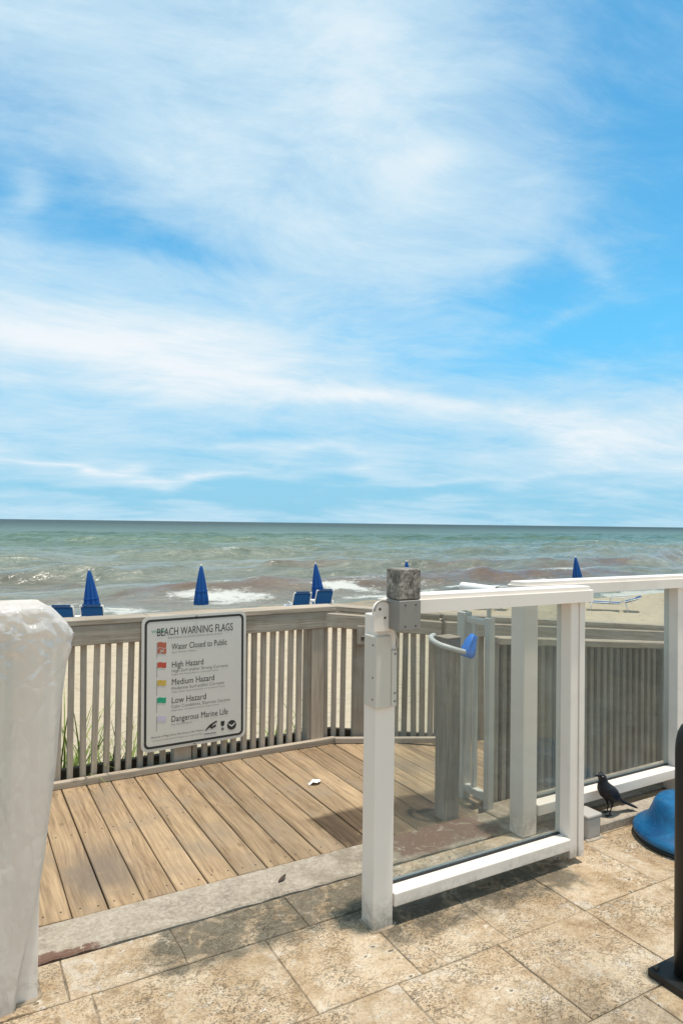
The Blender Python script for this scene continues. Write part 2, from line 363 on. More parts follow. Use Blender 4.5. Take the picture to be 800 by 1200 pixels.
def mat_stone():
    m, T, b = material('pitted_coral_stone')
    v, rnd = coords(T)
    p = world_pos(T); x, y, z = T.sep(p)
    n1 = T.noise(v, 5.0, 7, 0.62, 0.6); n2 = T.noise(v, 26, 7, 0.7, 0.8); n3 = T.noise(v, 90, 4, 0.6)
    col = T.ramp(T.m('ADD', T.m('MULTIPLY', n1, 0.55), T.m('MULTIPLY', n2, 0.45)),
                 [(0.34, (0.28, 0.19, 0.112)), (0.45, (0.41, 0.305, 0.20)), (0.55, (0.50, 0.405, 0.295)), (0.70, (0.59, 0.52, 0.425))])
    col = T.mix(1.0, col, T.ramp(rnd, [(0, (0.80, 0.765, 0.72)), (0.25, (1.02, 0.94, 0.84)), (0.5, (0.93, 0.905, 0.88)), (0.75, (1.06, 1.0, 0.93)), (1, (0.98, 0.97, 0.98))]), 'MULTIPLY')
    # coral pits: small irregular holes, clustered
    vw = T.vm('ADD', v, T.vm('MULTIPLY', T.noise(v, 30, 3, 0.5, 0, 'Color'), (0.03, 0.03, 0.03)))
    d1 = T.voro(T.vm('MULTIPLY', vw, (1.0, 1.7, 1.0)), 42)
    d2 = T.voro(T.vm('MULTIPLY', vw, (1.5, 1.0, 1.0)), 95)
    cl = T.smooth(T.noise(v, 3.4, 4, 0.6, 0.4), 0.40, 0.66)
    t1 = T.m('SUBTRACT', 1.0, T.smooth(d1, 0.10, 0.26)); t2 = T.m('SUBTRACT', 1.0, T.smooth(d2, 0.12, 0.30))
    gate = T.smooth(T.noise(v, 17, 3, 0.6), 0.5, 0.6)
    pit = T.m('MAXIMUM', T.m('MULTIPLY', T.m('MULTIPLY', t1, T.m('ADD', T.m('MULTIPLY', cl, 0.7), 0.3)), gate), T.m('MULTIPLY', T.m('MULTIPLY', t2, T.m('ADD', T.m('MULTIPLY', cl, 0.6), 0.4)), 0.85))
    wor = T.smooth(T.noise(T.vm('MULTIPLY', vw, (1, 1.6, 1)), 40, 5, 0.72, 2.0), 0.54, 0.61)
    pit = T.m('MAXIMUM', pit, T.m('MULTIPLY', wor, T.m('ADD', T.m('MULTIPLY', cl, 0.75), 0.1)))
    d3 = T.voro(T.vm('MULTIPLY', vw, (1.0, 1.9, 1.0)), 15)
    t3 = T.m('MULTIPLY', T.m('SUBTRACT', 1.0, T.smooth(d3, 0.10, 0.17)), T.smooth(T.noise(v, 6, 2), 0.52, 0.60))
    rim = T.m('MULTIPLY', T.m('MULTIPLY', T.smooth(d3, 0.12, 0.2), T.m('SUBTRACT', 1.0, T.smooth(d3, 0.2, 0.34))), T.smooth(T.noise(v, 6, 2), 0.52, 0.60))
    col = T.mix(T.m('MULTIPLY', rim, 0.6), col, (0.68, 0.62, 0.53))
    pit = T.m('MAXIMUM', pit, t3)
    speck = T.smooth(T.noise(v, 210, 3, 0.7), 0.56, 0.66)
    col = T.mix(T.m('MULTIPLY', speck, 0.45), col, (0.25, 0.185, 0.11))
    col = T.mix(T.m('MULTIPLY', pit, 0.85), col, (0.105, 0.075, 0.042))
    rust = T.smooth(T.noise(v, 3.0, 6, 0.7, 0.8), 0.52, 0.68)
    col = T.mix(T.m('MULTIPLY', rust, 0.6), col, (0.30, 0.20, 0.105))
    pale = T.smooth(T.noise(v, 7.5, 6, 0.7, 1.2), 0.56, 0.66)
    col = T.mix(T.m('MULTIPLY', pale, 0.4), col, (0.57, 0.53, 0.465))
    grim = T.m('MULTIPLY', T.smooth(T.noise(p, 1.9, 7, 0.72), 0.54, 0.70), T.smooth(T.noise(p, 14, 6, 0.75), 0.40, 0.62))
    col = T.mix(T.m('MULTIPLY', grim, 0.65), col, (0.15, 0.108, 0.066))
    # algae and dirt where water stands: along the foot of the gate and at the strip
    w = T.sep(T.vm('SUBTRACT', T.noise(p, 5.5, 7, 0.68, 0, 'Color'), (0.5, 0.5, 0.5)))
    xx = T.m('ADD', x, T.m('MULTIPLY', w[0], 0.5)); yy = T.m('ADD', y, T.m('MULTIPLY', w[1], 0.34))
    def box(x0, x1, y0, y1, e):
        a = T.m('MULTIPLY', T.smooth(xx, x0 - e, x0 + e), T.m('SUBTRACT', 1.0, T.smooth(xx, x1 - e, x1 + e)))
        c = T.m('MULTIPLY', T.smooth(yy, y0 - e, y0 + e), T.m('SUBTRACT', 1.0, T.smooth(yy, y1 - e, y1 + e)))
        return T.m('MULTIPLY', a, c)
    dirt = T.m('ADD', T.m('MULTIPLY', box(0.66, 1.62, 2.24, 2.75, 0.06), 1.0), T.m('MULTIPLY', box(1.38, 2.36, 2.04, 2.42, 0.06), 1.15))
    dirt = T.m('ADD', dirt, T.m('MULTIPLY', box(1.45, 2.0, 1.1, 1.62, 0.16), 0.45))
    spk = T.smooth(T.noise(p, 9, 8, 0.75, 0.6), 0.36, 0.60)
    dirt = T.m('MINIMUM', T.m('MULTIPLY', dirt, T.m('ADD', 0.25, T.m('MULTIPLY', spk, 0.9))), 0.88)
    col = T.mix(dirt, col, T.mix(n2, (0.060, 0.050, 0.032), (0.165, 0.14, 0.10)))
    T.put(b.inputs['Base Color'], col)
    T.put(b.inputs['Roughness'], 0.82); b.inputs['Specular IOR Level'].default_value = 0.3
    h = T.m('SUBTRACT', T.m('ADD', T.m('MULTIPLY', n2, 0.35), T.m('MULTIPLY', n3, 0.12)), T.m('MULTIPLY', pit, 0.9))
    bump(T, b, h, 0.8, 0.008)
    return m
M['stone'] = mat_stone()
M['grout'] = mat_simple('sandy_joint', (0.30, 0.235, 0.165), 0.95, var=0.3, scale=14, bmp=0.3, grime=((0.10, 0.078, 0.05), 0.44, 0.8))

def mat_concrete(name, red=True):
    m, T, b = material(name)
    p = world_pos(T); x, y, z = T.sep(p)
    n1 = T.noise(p, 4.5, 7, 0.65, 0.5); n2 = T.noise(p, 60, 5, 0.7, 0.4); n3 = T.noise(p, 160, 3, 0.6)
    col = T.ramp(T.m('ADD', T.m('MULTIPLY', n1, 0.5), T.m('MULTIPLY', n2, 0.5)), [(0.36, (0.20, 0.16, 0.12)), (0.5, (0.35, 0.29, 0.225)), (0.62, (0.46, 0.395, 0.32))])
    agg = T.m('SUBTRACT', 1.0, T.smooth(T.voro(p, 120), 0.12, 0.32))
    col = T.mix(T.m('MULTIPLY', agg, 0.5), col, T.mix(T.voro(p, 120, out='Color'), (0.22, 0.19, 0.16), (0.66, 0.63, 0.57)))
    spots = T.smooth(T.noise(p, 4.5, 7, 0.75, 0.6), 0.52, 0.68)
    col = T.mix(T.m('MULTIPLY', spots, 0.62), col, (0.20, 0.155, 0.105))
    if red:
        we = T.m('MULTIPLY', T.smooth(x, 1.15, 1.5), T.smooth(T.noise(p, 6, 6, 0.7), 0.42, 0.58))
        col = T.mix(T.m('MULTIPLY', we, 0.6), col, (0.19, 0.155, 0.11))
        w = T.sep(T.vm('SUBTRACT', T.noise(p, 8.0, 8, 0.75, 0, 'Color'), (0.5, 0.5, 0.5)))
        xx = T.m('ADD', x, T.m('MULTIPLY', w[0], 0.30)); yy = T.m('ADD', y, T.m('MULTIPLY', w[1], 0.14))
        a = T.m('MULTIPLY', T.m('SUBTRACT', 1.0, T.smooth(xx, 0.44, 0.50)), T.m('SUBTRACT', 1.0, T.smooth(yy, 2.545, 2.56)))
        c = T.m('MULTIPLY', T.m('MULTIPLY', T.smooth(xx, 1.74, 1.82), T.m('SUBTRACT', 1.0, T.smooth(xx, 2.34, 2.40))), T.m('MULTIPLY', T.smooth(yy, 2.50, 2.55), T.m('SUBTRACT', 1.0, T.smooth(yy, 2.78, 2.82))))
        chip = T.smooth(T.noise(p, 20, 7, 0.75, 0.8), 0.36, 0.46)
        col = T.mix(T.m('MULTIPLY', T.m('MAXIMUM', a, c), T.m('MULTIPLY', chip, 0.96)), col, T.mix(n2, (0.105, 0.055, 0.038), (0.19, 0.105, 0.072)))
    T.put(b.inputs['Base Color'], col); b.inputs['Roughness'].default_value = 0.88; b.inputs['Specular IOR Level'].default_value = 0.25
    bump(T, b, T.m('ADD', T.m('MULTIPLY', n2, 0.6), T.m('ADD', T.m('MULTIPLY', n3, 0.3), T.m('MULTIPLY', agg, 0.4))), 0.6, 0.006)
    return m
M['concrete'] = mat_concrete('rough_concrete')
M['concrete_plain'] = mat_concrete('ledge_concrete', red=False)

def mat_sand():
    m, T, b = material('pale_sand')
    p = world_pos(T)
    n1 = T.noise(p, 0.35, 6, 0.6, 0.3); n2 = T.noise(p, 3.2, 7, 0.62, 0.3); n3 = T.noise(p, 60, 4, 0.6)
    col = T.mix(T.m('ADD', T.m('MULTIPLY', n1, 0.35), T.m('MULTIPLY', n2, 0.65)), (0.31, 0.235, 0.155), (0.57, 0.485, 0.365))
    col = T.mix(T.m('MULTIPLY', T.smooth(n3, 0.4, 0.7), 0.25), col, (0.42, 0.34, 0.24))
    y = T.sep(p)[1]; zz = T.sep(p)[2]
    wet = T.m('SUBTRACT', 1.0, T.smooth(T.m('ADD', zz, T.m('MULTIPLY', n1, 0.3)), -2.35, -2.1))
    col = T.mix(T.m('MULTIPLY', wet, 0.8), col, (0.23, 0.185, 0.13))
    T.put(b.inputs['Base Color'], col); b.inputs['Roughness'].default_value = 0.95; b.inputs['Specular IOR Level'].default_value = 0.15
    foot = T.smooth(T.voro(T.vm('ADD', p, T.vm('MULTIPLY', T.noise(p, 2, 2, 0.5, 0, 'Color'), (0.5, 0.5, 0))), 2.6, 'SMOOTH_F1'), 0.05, 0.5)
    bump(T, b, T.m('ADD', T.m('MULTIPLY', foot, 1.0), T.m('ADD', T.m('MULTIPLY', n2, 0.6), T.m('MULTIPLY', n3, 0.05))), 0.8, 0.09)
    return m
M['sand'] = mat_sand()

def mat_sea():
    m, T, b = material('murky_green_sea')
    p = world_pos(T); x, y, z = T.sep(p)
    at = T.node('ShaderNodeAttribute', attribute_name='sea').outputs['Color']
    foam, weed, crest = T.sep(at)
    far = T.smooth(T.m('LOGARITHM', T.m('MAXIMUM', y, 1.0), 10.0), 1.55, 3.2)
    PS = T.vm('MULTIPLY', p, (0.30, 1.0, 0.0))
    n1 = T.noise(PS, 0.05, 6, 0.65); n2 = T.noise(PS, 0.55, 6, 0.66); n4 = T.noise(PS, 0.011, 5, 0.7)
    body = T.ramp(far, [(0.0, (0.185, 0.180, 0.145)), (0.12, (0.150, 0.170, 0.132)), (0.30, (0.088, 0.138, 0.100)), (0.62, (0.064, 0.104, 0.084)), (1.0, (0.040, 0.062, 0.064))])
    body = T.mix(1.0, body, T.ramp(n1, [(0.30, (0.74, 0.82, 0.78)), (0.5, (0.98, 1.0, 0.99)), (0.66, (1.20, 1.18, 1.18))]), 'MULTIPLY')
    body = T.mix(1.0, body, T.ramp(n2, [(0.30, (0.74, 0.79, 0.77)), (0.5, (0.98, 1.0, 0.99)), (0.68, (1.24, 1.20, 1.20))]), 'MULTIPLY')
    body = T.mix(1.0, body, T.ramp(n4, [(0.30, (0.70, 0.78, 0.76)), (0.5, (1.0, 1.0, 1.0)), (0.68, (1.3, 1.25, 1.25))]), 'MULTIPLY')
    n5 = T.noise(PS, 2.4, 4, 0.7)
    body = T.mix(1.0, body, T.ramp(n5, [(0.34, (0.76, 0.80, 0.80)), (0.5, (1.0, 1.0, 1.0)), (0.66, (1.22, 1.20, 1.18))]), 'MULTIPLY')
    body = T.mix(T.m('MULTIPLY', crest, 0.6), body, (0.060, 0.118, 0.072))  # wave slopes painted darker green for their weaker sky reflection
    col = T.mix(T.m('MULTIPLY', weed, 0.85), body, T.mix(n2, (0.085, 0.042, 0.026), (0.19, 0.115, 0.075)))
    lace = T.noise(T.vm('MULTIPLY', p, (0.6, 1.3, 0.0)), 2.2, 7, 0.74, 1.2)
    fm = T.smooth(T.m('ADD', foam, T.m('MULTIPLY', T.m('SUBTRACT', lace, 0.5), 1.9)), 0.38, 0.80)
    col = T.mix(T.m('MULTIPLY', fm, 0.78), col, (0.58, 0.57, 0.53))
    T.put(b.inputs['Base Color'], col)
    T.put(b.inputs['Roughness'], T.m('ADD', T.m('ADD', 0.14, T.m('MULTIPLY', far, 0.36)), T.m('MULTIPLY', fm, 0.45))); b.inputs['IOR'].default_value = 1.33
    T.put(b.inputs['Specular IOR Level'], T.m('SUBTRACT', 0.5, T.m('MULTIPLY', far, 0.36)))
    r1 = T.noise(T.vm('MULTIPLY', p, (0.5, 1.0, 0.0)), 0.9, 6, 0.62, 0.5)
    r2 = T.noise(T.vm('MULTIPLY', p, (0.5, 1.0, 0.0)), 0.12, 6, 0.65, 0.4)
    bump(T, b, T.m('ADD', T.m('MULTIPLY', r1, 0.55), T.m('MULTIPLY', r2, 2.2)), 0.9, 0.55)
    return m
M['sea'] = mat_sea()

def mat_grass():
    m, T, b = material('dune_grass_blades')
    v, rnd = coords(T)
    z = T.sep(T.node('ShaderNodeTexCoord').outputs['Object'])[2]
    n = T.noise(v, 9, 3)
    col = T.mix(T.m('MULTIPLY', n, 1.0), (0.09, 0.17, 0.02), (0.26, 0.30, 0.06))
    dry = T.smooth(T.noise(v, 16, 2), 0.58, 0.66)
    col = T.mix(T.m('MULTIPLY', dry, 0.7), col, (0.34, 0.27, 0.13))
    T.put(b.inputs['Base Color'], col); b.inputs['Roughness'].default_value = 0.6
    return m
M['grass'] = mat_grass()

# ------------------------------------------------------------------ helpers
def tag(o, label=None, cat=None, group=None, kind=None):
    if label: o['label'] = label
    if cat: o['category'] = cat
    if group: o['group'] = group
    if kind: o['kind'] = kind
    return o
def wloc(o):
    v = Vector((0, 0, 0))
    while o is not None: v = v + o.location; o = o.parent
    return v
def link(name, me, mat=None, loc=(0, 0, 0), rot=(0, 0, 0), parent=None, smooth=False):
    o = bpy.data.objects.new(name, me); COL.objects.link(o)
    loc = Vector(loc)
    if parent is not None: o.parent = parent; loc = loc - wloc(parent)
    o.location = loc; o.rotation_euler = rot
    if mat is not None and me is not None and len(me.materials) == 0: me.materials.append(mat)
    if smooth and me is not None: me.polygons.foreach_set('use_smooth', [True] * len(me.polygons))
    return o
def empty(name, loc, label, cat, group=None):
    o = link(name, None, None, loc); o.empty_display_size = 0.1
    return tag(o, label, cat, group)
CACHE = {}
def box(name, size, loc, mat, parent=None, rot=(0, 0, 0), bev=0.003, seg=1):
    """bevelled box centred at loc; alike pieces share a mesh"""
    key = (tuple(round(s, 4) for s in size), round(bev, 4), seg, mat.name)
    me = CACHE.get(key)
    if me is None:
        bm = bmesh.new(); bmesh.ops.create_cube(bm, size=1.0)
        for v in bm.verts: v.co = Vector((v.co.x * size[0], v.co.y * size[1], v.co.z * size[2]))
        if bev: bmesh.ops.bevel(bm, geom=bm.edges[:], offset=min(bev, min(size) * 0.45), segments=seg, profile=0.5, affect='EDGES')
        me = bpy.data.meshes.new(name); bm.to_mesh(me); bm.free(); me.materials.append(mat); CACHE[key] = me
    return link(name, me, None, loc, rot, parent)
def box2(name, lo, hi, mat, parent=None, bev=0.003, seg=1):
    return box(name, [b - a for a, b in zip(lo, hi)], [(a + b) / 2 for a, b in zip(lo, hi)], mat, parent, bev=bev, seg=seg)
def mesh_from(name, verts, faces):
    me = bpy.data.meshes.new(name); me.from_pydata([tuple(v) for v in verts], [], faces); me.update(); return me
def lathe(name, prof, mat, loc, parent=None, n=32, rot=(0, 0, 0), pleat=0, pleat_amp=0.0, smooth=True):
    vs, fs = [], []
    for r, z in prof:
        for i in range(n):
            a = 2 * math.pi * i / n
            rr = r * (1 + pleat_amp * math.cos(pleat * a)) if pleat else r
            vs.append((rr * math.cos(a), rr * math.sin(a), z))
    for j in range(len(prof) - 1):
        for i in range(n):
            fs.append((j * n + i, j * n + (i + 1) % n, (j + 1) * n + (i + 1) % n, (j + 1) * n + i))
    fs.append(tuple(range(n))[::-1]); fs.append(tuple((len(prof) - 1) * n + i for i in range(n)))
    return link(name, mesh_from(name, vs, fs), mat, loc, rot, parent, smooth)
def tube_data(pts, rad, n=10):
    pts = [Vector(p) for p in pts]; vs, fs = [], []
    rads = rad if isinstance(rad, (list, tuple)) else [rad] * len(pts)
    prev = None
    for i, p in enumerate(pts):
        t = (pts[min(i + 1, len(pts) - 1)] - pts[max(i - 1, 0)]).normalized()
        if prev is None:
            a = Vector((0, 0, 1)) if abs(t.z) < 0.9 else Vector((1, 0, 0))
            u = t.cross(a).normalized()
        else: u = (prev - t * prev.dot(t)).normalized()
        prev = u; w = t.cross(u)
        for k in range(n):
            an = 2 * math.pi * k / n
            vs.append(p + (u * math.cos(an) + w * math.sin(an)) * rads[i])
    for i in range(len(pts) - 1):
        for k in range(n): fs.append((i * n + k, i * n + (k + 1) % n, (i + 1) * n + (k + 1) % n, (i + 1) * n + k))
    fs.append(tuple(range(n))[::-1]); fs.append(tuple((len(pts) - 1) * n + k for k in range(n)))
    return vs, fs
def tube(name, pts, rad, mat, parent=None, n=10):
    """tube through world points; the object's origin is the first point"""
    o0 = Vector(pts[0]); vs, fs = tube_data([Vector(p) - o0 for p in pts], rad, n)
    return link(name, mesh_from(name, vs, fs), mat, o0, (0, 0, 0), parent, True)
def multi_tube(name, runs, mat, origin, parent=None, n=8):
    vs, fs = [], []
    for pts, rad in runs:
        v, f = tube_data([Vector(p) - Vector(origin) for p in pts], rad, n); b = len(vs)
        vs += v; fs += [tuple(i + b for i in q) for q in f]
    return link(name, mesh_from(name, vs, fs), mat, origin, (0, 0, 0), parent, True)
def slab(name, poly, z0, z1, mat, parent=None, bev=0.004):
    """flat piece with a polygon outline, origin at its middle"""
    cx = sum(p[0] for p in poly) / len(poly); cy = sum(p[1] for p in poly) / len(poly)
    bm = bmesh.new(); h = (z1 - z0) / 2
    f = bm.faces.new([bm.verts.new((p[0] - cx, p[1] - cy, -h)) for p in poly])
    e = bmesh.ops.extrude_face_region(bm, geom=[f])
    for v in [g for g in e['geom'] if isinstance(g, bmesh.types.BMVert)]: v.co.z = h
    bmesh.ops.recalc_face_normals(bm, faces=bm.faces[:])
    if bev: bmesh.ops.bevel(bm, geom=[x for x in bm.edges if x.verts[0].co.z > 0 and x.verts[1].co.z > 0], offset=bev, segments=1, affect='EDGES')
    me = bpy.data.meshes.new(name); bm.to_mesh(me); bm.free()
    return link(name, me, mat, (cx, cy, (z0 + z1) / 2), (0, 0, 0), parent)

_rng = np.random.default_rng(7)
_tab = _rng.random((256, 256))
def vnoise(x, y):
    xi = np.floor(x).astype(int); yi = np.floor(y).astype(int); fx = x - xi; fy = y - yi
    fx = fx * fx * (3 - 2 * fx); fy = fy * fy * (3 - 2 * fy)
    g = lambda a, b: _tab[a % 256, b % 256]
    return (g(xi, yi) * (1 - fx) + g(xi + 1, yi) * fx) * (1 - fy) + (g(xi, yi + 1) * (1 - fx) + g(xi + 1, yi + 1) * fx) * fy
def fbm(x, y, o=4):
    s = 0; a = 0.5; t = 0
    for i in range(o): s = s + a * vnoise(x * 2 ** i + 17 * i, y * 2 ** i + 31 * i); t += a; a *= 0.5
    return s / t
def grid_mesh(name, X, Y, Z):
    ny, nx = X.shape
    me = bpy.data.meshes.new(name); co = np.stack([X, Y, Z], -1).reshape(-1, 3).astype(np.float32)
    a = (np.arange(ny - 1)[:, None] * nx + np.arange(nx - 1)[None, :]).ravel()
    q = np.stack([a, a + 1, a + nx + 1, a + nx], -1).astype(np.int32)
    me.vertices.add(len(co)); me.vertices.foreach_set('co', co.ravel())
    me.loops.add(q.size); me.loops.foreach_set('vertex_index', q.ravel())
    me.polygons.add(len(q)); me.polygons.foreach_set('loop_start', np.arange(len(q), dtype=np.int32) * 4)
    me.polygons.foreach_set('use_smooth', np.ones(len(q), dtype=bool))
    me.update(); return me

# ------------------------------------------------------------------ setting: beach and sea
SEA_Z = -2.5
def smst(v, a, b):
    t = np.clip((v - a) / (b - a), 0, 1); return t * t * (3 - 2 * t)
def beach_height(X, Y):
    h = -0.42 - 1.40 * smst(Y, 4.6, 13.0) - 0.80 * smst(Y, 20.6, 27.6) - 4.0 * smst(Y, 27.0, 70.0)
    h = h + (fbm(X / 3.1, Y / 3.1, 3) - 0.5) * 0.22 * smst(Y, 5, 9) + (fbm(X / 0.7, Y / 0.7, 3) - 0.5) * 0.07 * (1 - smst(Y, 26, 30))
    return h - 0.5 * (1 - smst(Y, 3.9, 4.5))
def make_beach():
    def axis(core0, core1, step, far):
        c = list(np.arange(core0, core1, step)); s = step; lo, hi = [], []
        v = core0
        while v > -far: s *= 1.25; v -= s; lo.append(v)
        s = step; v = core1
        while v < far: s *= 1.25; v += s; hi.append(v)
        return np.array(lo[::-1] + c + hi)
    xs = axis(-8, 40, 0.16, 9000); ys = np.array(list(-np.geomspace(9000, 5, 24)) + list(np.arange(-4, 34, 0.14)) + list(np.geomspace(34.5, 75, 14)))
    X, Y = np.meshgrid(xs, ys)
    o = link('beach', grid_mesh('beach', X, Y, beach_height(X, Y)), M['sand']); tag(o, kind='structure')
make_beach()

def make_sea():
    Y1 = np.geomspace(22.0, 320, 500); Y2 = np.geomspace(330, 22000, 40)
    ys = np.concatenate([Y1, Y2])
    s = np.concatenate([-np.geomspace(60, 0.4, 30), np.arange(-0.35, 2.3, 0.0036), np.geomspace(2.35, 80, 30)])
    S, Y = np.meshgrid(s, ys); X = S * Y
    fade = 1 - smst(Y, 150, 300)
    def train(lam, amp, wob, seed, sharp):
        ph = 2 * np.pi * (Y / lam + wob * fbm(X / (lam * 2.6) + seed, Y / (lam * 3) + seed, 3))
        c = (0.5 + 0.5 * np.sin(ph)) ** sharp
        mod = smst(fbm(X / (lam * 1.7) + seed * 3, Y / (lam * 1.4) + seed, 3), 0.30, 0.72)
        return amp * c * mod, c * mod
    h1, c1 = train(11.5, 1.10, 1.5, 3.1, 3.2)
    h2, c2 = train(5.6, 0.50, 2.6, 11.7, 2.0)
    h3, c3 = train(2.4, 0.17, 2.8, 23.3, 1.6)
    chop = (fbm(X / 1.1, Y / 0.55, 3) - 0.5) * 0.16 * (1 - smst(Y, 60, 140))
    grow = 0.40 + 0.60 * smst(Y, 27, 44)
    Z = (h1 + h2 + h3 + chop) * fade * grow
    Z = SEA_Z - 0.28 + Z
    near = smst(Y, 24.0, 29)
    Z = Z * near + (SEA_Z - 0.12) * (1 - near)
    # foam, floating weed, crest tint standing in for reflection contrast
    Yj = Y + 6 * (fbm(X / 9, Y / 9, 3) - 0.5)
    pn = fbm(X / 12 + 5, Y / 5 + 9, 4); pf = fbm(X / 3.4 + 50, Y / 1.3 + 9, 5)
    swash = (1 - smst(Yj, 33.0, 42.0)) * (0.35 + 0.80 * smst(pn, 0.44, 0.62))
    line = np.exp(-((Yj - 26.6 - 0.8 * pf) / 1.6) ** 2) * 0.42 + np.exp(-((Yj - 35.0) / 1.0) ** 2) * 0.40 * smst(pn, 0.42, 0.6)
    caps = smst(h1 + h2 + h3, 0.95, 1.3) * smst(pf, 0.52, 0.70) * 0.5 * (1 - smst(Y, 150, 280))
    foam = np.clip(swash * smst(pf, 0.25, 0.62) * 0.60 + line * (0.4 + 0.6 * smst(pf, 0.3, 0.6)) + caps, 0, 1)
    wn = fbm(X / 13 + 80, Y / 3.2 + 2, 5)
    weed = smst(Yj, 28.5, 33) * (1 - smst(Yj, 42, 56)) * smst(wn, 0.42, 0.54) * (0.45 + 0.55 * smst(c1, 0.05, 0.5))
    weed = np.clip(weed, 0, 1) * (1 - 0.8 * foam)
    slope = np.gradient(Z, axis=0) / np.gradient(Y, axis=0)
    crest = np.clip(smst(-slope, -0.02, 0.30), 0, 1) * (1 - smst(Y, 110, 280)) * smst(Y, 36, 50)
    me = grid_mesh('sea', X, Y, Z)
    ca = me.color_attributes.new('sea', 'FLOAT_COLOR', 'POINT')
    ca.data.foreach_set('color', np.stack([foam, weed, crest, np.ones_like(foam)], -1).astype(np.float32).ravel())
    tag(link('sea', me, M['sea']), kind='structure')
make_sea()

# ------------------------------------------------------------------ setting: pavement, concrete strip, deck
def make_pavement():
    bed = box2('pavement', (-7, -5, -0.30), (9, 2.50, -0.0045), M['grout'], bev=0); tag(bed, kind='structure')
    rng = random.Random(4)
    rows = {2.28: (2.505, [0.345, 0.72, 1.18, 1.55, 2.02, 2.44, 2.9, 3.4]), 1.86: (2.28, [-0.02, 0.41, 1.0, 1.39, 1.78, 2.17, 2.62, 3.1, 3.6]),
            1.44: (1.86, [-0.1, 0.36, 0.83, 1.29, 1.72, 2.17, 2.6, 3.05, 3.5]), 1.02: (1.44, [0.1, 0.55, 1.0, 1.5, 1.95, 2.4, 2.85, 3.3])}
    y = 1.02
    for k in range(7):
        x = -2.0 + rng.random() * 0.4; js = []
        while x < 4.2: js.append(x); x += rng.choice([0.42, 0.45, 0.6])
        rows[round(y - 0.42, 2)] = (y, js); y = round(y - 0.42, 2)
    for y0, (y1, js) in rows.items():
        js = sorted(js)
        x = js[0]
        while x > -2.5: x -= rng.choice([0.42, 0.45, 0.5]); js.insert(0, x)
        x = js[-1]
        while x < 5.5: x += rng.choice([0.42, 0.45, 0.5]); js.append(x)
        for a, b in zip(js, js[1:]):
            g = 0.0012
            j = lambda s: (rng.random() - 0.5) * s
            poly = [(a + g, y0 + g), (b - g, y0 + g), (b - g, y1 - g), (a + g, y1 - g)]
            # worn edges: nibbled outline
            pts = []
            for (p, q) in zip(poly, poly[1:] + poly[:1]):
                n = max(2, int((Vector(q) - Vector(p)).length / 0.06))
                for i in range(n):
                    t = i / n; d = 0.0 if i == 0 else abs(j(0.006))
                    x_, y_ = p[0] + (q[0] - p[0]) * t, p[1] + (q[1] - p[1]) * t
                    cx, cy = (a + b) / 2, (y0 + y1) / 2
                    L = math.hypot(cx - x_, cy - y_); pts.append((x_ + (cx - x_) / L * d, y_ + (cy - y_) / L * d))
            o = slab('paver', pts, -0.03, 0.0 + j(0.003), M['stone'], bed, bev=0.0025)
make_pavement()

def wavy_edge_strip(name, x0, x1, y0, y1, z0, z1, mat, amp, seed, parent=None):
    rng = random.Random(seed); n = int((x1 - x0) / 0.05)
    front = [(x0 + (x1 - x0) * i / n, y0 + (rng.random() - 0.5) * amp) for i in range(n + 1)]
    return slab(name, front + [(x1, y1), (x0, y1)], z0, z1, mat, parent, bev=0.006)
strip = tag(wavy_edge_strip('concrete_strip', -3.0, 2.44, 2.515, 2.738, -0.3, 0.0055, M['concrete'], 0.012, 2), kind='structure')
tag(wavy_edge_strip('concrete_apron', 2.445, 7.0, 2.515, 2.80, -0.35, 0.010, M['concrete'], 0.004, 3), kind='structure')

